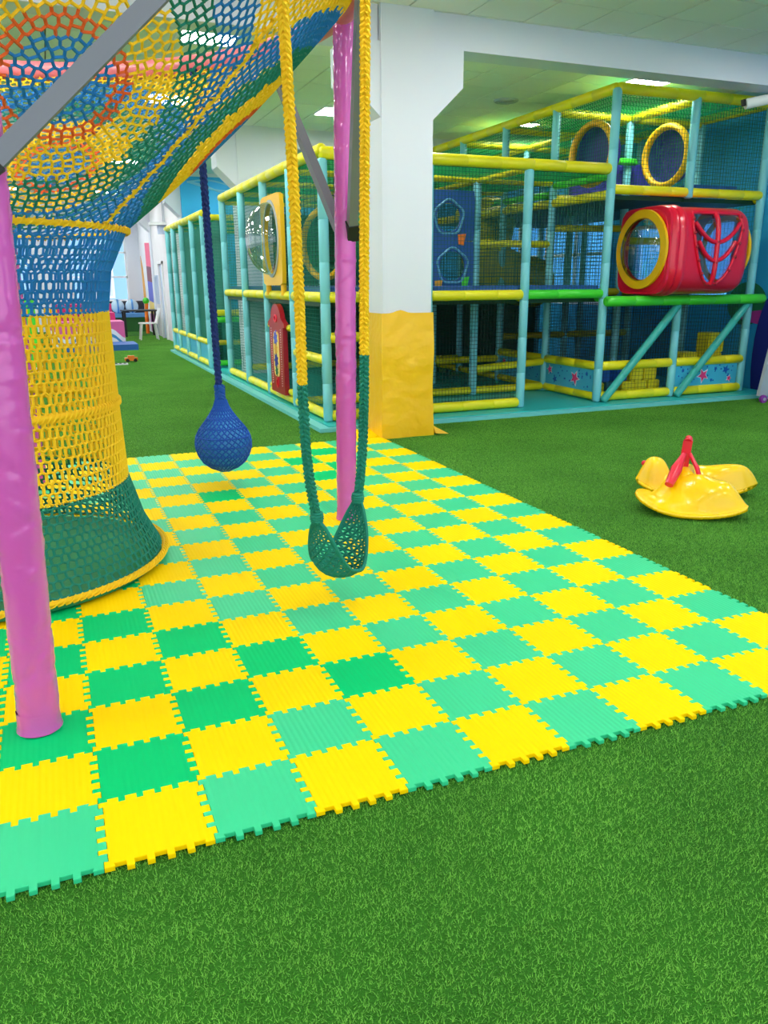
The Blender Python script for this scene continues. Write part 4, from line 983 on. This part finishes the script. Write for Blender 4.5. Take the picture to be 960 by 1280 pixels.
m = MB(); m.cyl((8.0, 5.47, 3.5), (8.0, 5.47, 3.6), .025); part('bracket', m, 'lamp_case', lp)

# ------------------------------------------------------------------ far hall furniture
ch = thing('chair', (2.55, 21.6, 0), 'white plastic chair beside the black table in the far hall', 'chair')
cx_, cy_ = 2.55, 21.6
m = MB(); m.prism(rrect(cx_, cy_, .5, .46, 24, 5), lambda u, v, w: (u, v, .44 + w), .03); part('seat', m, 'chair_white', ch)
m = MB(); m.prism([(.2, .44), (.24, .44), (.36, .86), (.32, .86)], lambda u, v, w: (cx_ + u, cy_ - .21 + w, v), .42); part('backrest', m, 'chair_white', ch)
for sx in (-1, 1):
    for sy in (-1, 1):
        m = MB(); m.path([(cx_ + .18 * sx, cy_ + .17 * sy, .45), (cx_ + .24 * sx, cy_ + .2 * sy, 0.002)], [.024, .018], 8); part('leg', m, 'chair_white', ch)
tb = thing('table', (2.55, 23.3, 0), 'thin black table in front of the far sofa', 'table')
m = MB(); m.box(2.0, 3.0, 22.9, 23.7, .73, .77); part('tabletop', m, 'black_wood', tb, smooth=0)
for x in (2.06, 2.92):
    for y in (22.96, 23.62): m = MB(); m.box(x - .03, x + .03, y - .03, y + .03, .002, .73); part('leg', m, 'black_wood', tb, smooth=0)
sf = thing('sofa', (1.6, 26.3, 0), 'long dark upholstered bench sofa under the far window', 'sofa')
m = MB(); m.box(.2, 3.0, 25.8, 26.75, .002, .46); part('base', m, 'sofa_base', sf, 'green sofa base', smooth=0)
m = MB(); m.box(.2, 3.0, 25.75, 26.7, .462, .58); part('seat_cushion', m, 'pillow_print', sf, 'grey blue seat', smooth=0)
m = MB(); m.box(.2, 3.0, 26.5, 26.75, .58, .96); part('backrest', m, 'dark_sofa', sf, smooth=0)
for k, (x, lb) in enumerate(((2.13, 'pale striped pillow on the sofa, left of the two'), (2.58, 'pale striped pillow on the sofa, right of the two'))):
    pl = thing('pillow', (x, 26.3, .58), lb, 'pillow', 'pillows on the far sofa')
    m = MB(); m.sphere((x, 26.25, .802), .22, 16, 10, (.95, .5, 1)); part('cover', m, 'pillow_pale', pl, smooth=60)
    m = MB(); m.lathe([(.223, -.03), (.226, 0), (.223, .03)], (x, 26.25, .802), 20, 'x'); part('stripe', m, 'pillow_print', pl)
m = MB(); m.box(.3, 2.9, YF - .03, YF, .6, .95); part('wall_panel', m, 'wood_orange', wall_far, 'orange painted band under the window', smooth=0)
ps = thing('play_steps', (1.05, 19.6, 0), 'pink and magenta soft play steps at the left by the far bench', 'soft play')
m = MB(); m.box(.0, 1.72, 19.2, 20.3, .01, .62); part('block', m, 'play_pink', ps, smooth=0)
m = MB(); m.box(.1, 1.60, 20.3, 21.2, .01, .8); part('upper_step', m, 'play_magenta', ps, 'magenta upper step', smooth=0)
m = MB(); m.box(.1, 1.60, 21.25, 22.1, .01, 1.0); part('top_step', m, 'play_magenta', ps, 'magenta top step', smooth=0)
for dz, c, w_ in ((.0, 'play_white', .010), (-.12, 'play_skyblue', .016), (-.2, 'play_white', .022)):
    m = MB(); us = np.linspace(0.0, 1.72, 24); top = [(u, max(.02, .33 + dz + .12 * math.cos(u * 9))) for u in us]; pts = top + [(1.72, .015), (0, .015)]
    m.prism(pts, lambda u, v, w: (u, 19.2 - w, v), w_); part('wave', m, c, ps, 'painted wave on the step front', smooth=0)
m = MB(); m.box(.3, 1.9, 18.0, 19.1, .004, .14); single('soft_mat', m, 'play_blue', 'blue soft mat lying in front of the pink play steps', 'mat', smooth=0, loc=(1.1, 18.5, 0))
car = thing('toy_car', (1.46, 15.0, 0), 'small orange toy car on the turf far left', 'toy car')
m = MB(); m.box(1.33, 1.58, 14.94, 15.06, .03, .09); m.box(1.39, 1.52, 14.95, 15.05, .09, .13); part('body', m, 'toy_orange', car, smooth=0)
for x in (1.38, 1.53):
    for y in (14.93, 15.07): m = MB(); m.lathe([(0, -.012), (.035, -.012), (.035, .012), (0, .012)], (x, y, .037), 12, 'y'); part('wheel', m, 'tyre_black', car)
kb = thing('toy_blocks_strip', (1.15, 14.45, 0), 'pale strip toy with dark squares lying on the turf behind the tower', 'toy')
m = MB(); m.box(.98, 1.34, 14.40, 14.52, .004, .03); part('strip', m, 'play_white', kb, smooth=0)
for i in range(4): m = MB(); m.box(1.02 + i * .08, 1.06 + i * .08, 14.398, 14.50, .031, .04); part('square', m, 'dark_sofa', kb, smooth=0)
pt = thing('flower_stand', (2.85, 24.6, 0), 'orange stand with a round green top against the corridor wall', 'stand')
m = MB(); m.path([(2.85, 24.6, .002), (2.85, 24.6, .6), (2.88, 24.6, .92)], .055, 10); part('stem', m, 'toy_orange', pt)
m = MB(); m.sphere((2.87, 24.6, 1.0), .1, 14, 9); part('round_top', m, 'foam_green', pt, 'green round top', smooth=60)
# pastel soft-play wall glimpsed through the blue net
for k, (x, c, lb) in enumerate(((-1.9, 'mural_pink', 'pink soft panel standing far behind the crochet tower'), (-1.2, 'mural_yellow', 'pale yellow soft panel standing far behind the crochet tower'), (-.5, 'foam_green', 'green soft panel standing far behind the crochet tower'))):
    sp = thing('foam_screen', (x, 13.5, 0), lb, 'screen', 'foam screens behind the tower')
    m = MB(); m.box(x - .3, x + .3, 13.4, 13.6, .12, 1.3); part('panel', m, c, sp, smooth=0)
    m = MB(); m.box(x - .34, x + .34, 13.35, 13.65, .002, .12); part('foot', m, 'play_white', sp, smooth=0)

# ------------------------------------------------------------------ turf pile: one blade patch repeated over the floor
bl = MB(); NB = 24000
bx = rng.random(NB) - .5; by = rng.random(NB) - .5; ba = rng.random(NB) * 6.283; lean = rng.random(NB) * .012 + .002; hh = .007 + rng.random(NB) * .005
vs = np.zeros((NB, 3, 3)); w = .0011
vs[:, 0, 0] = bx - w * np.sin(ba); vs[:, 0, 1] = by + w * np.cos(ba); vs[:, 1, 0] = bx + w * np.sin(ba); vs[:, 1, 1] = by - w * np.cos(ba)
vs[:, 2, 0] = bx + lean * np.cos(ba); vs[:, 2, 1] = by + lean * np.sin(ba); vs[:, 2, 2] = hh
me = bpy.data.meshes.new('turf_pile'); me.from_pydata(vs.reshape(-1, 3).tolist(), [], [(3 * i, 3 * i + 1, 3 * i + 2) for i in range(NB)]); me.materials.append(MATS['turf_blade'])
turf = bpy.data.objects.new('turf_pile', me); col.objects.link(turf); turf.location = (0, 0, .001); tag(turf, 'short green artificial grass covering the whole hall floor', 'artificial grass', None, 'stuff')
gn = bpy.data.node_groups.new('turf_spread', 'GeometryNodeTree'); gn.interface.new_socket('Geometry', in_out='INPUT', socket_type='NodeSocketGeometry'); gn.interface.new_socket('Geometry', in_out='OUTPUT', socket_type='NodeSocketGeometry')
N = gn.nodes.new; gi = N('NodeGroupInput'); go = N('NodeGroupOutput'); grid = N('GeometryNodeMeshGrid'); iop = N('GeometryNodeInstanceOnPoints'); rv = N('FunctionNodeRandomValue'); mul = N('ShaderNodeMath'); cx3 = N('ShaderNodeCombineXYZ'); tr = N('GeometryNodeTransform')
grid.inputs[0].default_value = 11; grid.inputs[1].default_value = 25; grid.inputs[2].default_value = 12; grid.inputs[3].default_value = 26
rv.data_type = 'INT'; rv.inputs[4].default_value = 0; rv.inputs[5].default_value = 3
mul.operation = 'MULTIPLY'; mul.inputs[1].default_value = PI / 2
tr.inputs[2].default_value = (3.6, 10.6, 0) if tr.inputs[2].type == 'VECTOR' else tr.inputs[2].default_value
for s_ in tr.inputs:
    if s_.name == 'Translation': s_.default_value = (3.8, 10.4, 0)
    elif s_.name == 'Scale': s_.default_value = (1, 1, 1)
L = gn.links.new
L(grid.outputs[0], tr.inputs['Geometry']); L(tr.outputs[0], iop.inputs['Points']); L(gi.outputs[0], iop.inputs['Instance']); L(rv.outputs[2], mul.inputs[0]); L(mul.outputs[0], cx3.inputs[2]); L(cx3.outputs[0], iop.inputs['Rotation']); L(iop.outputs[0], go.inputs[0])
md = turf.modifiers.new('spread', 'NODES'); md.node_group = gn
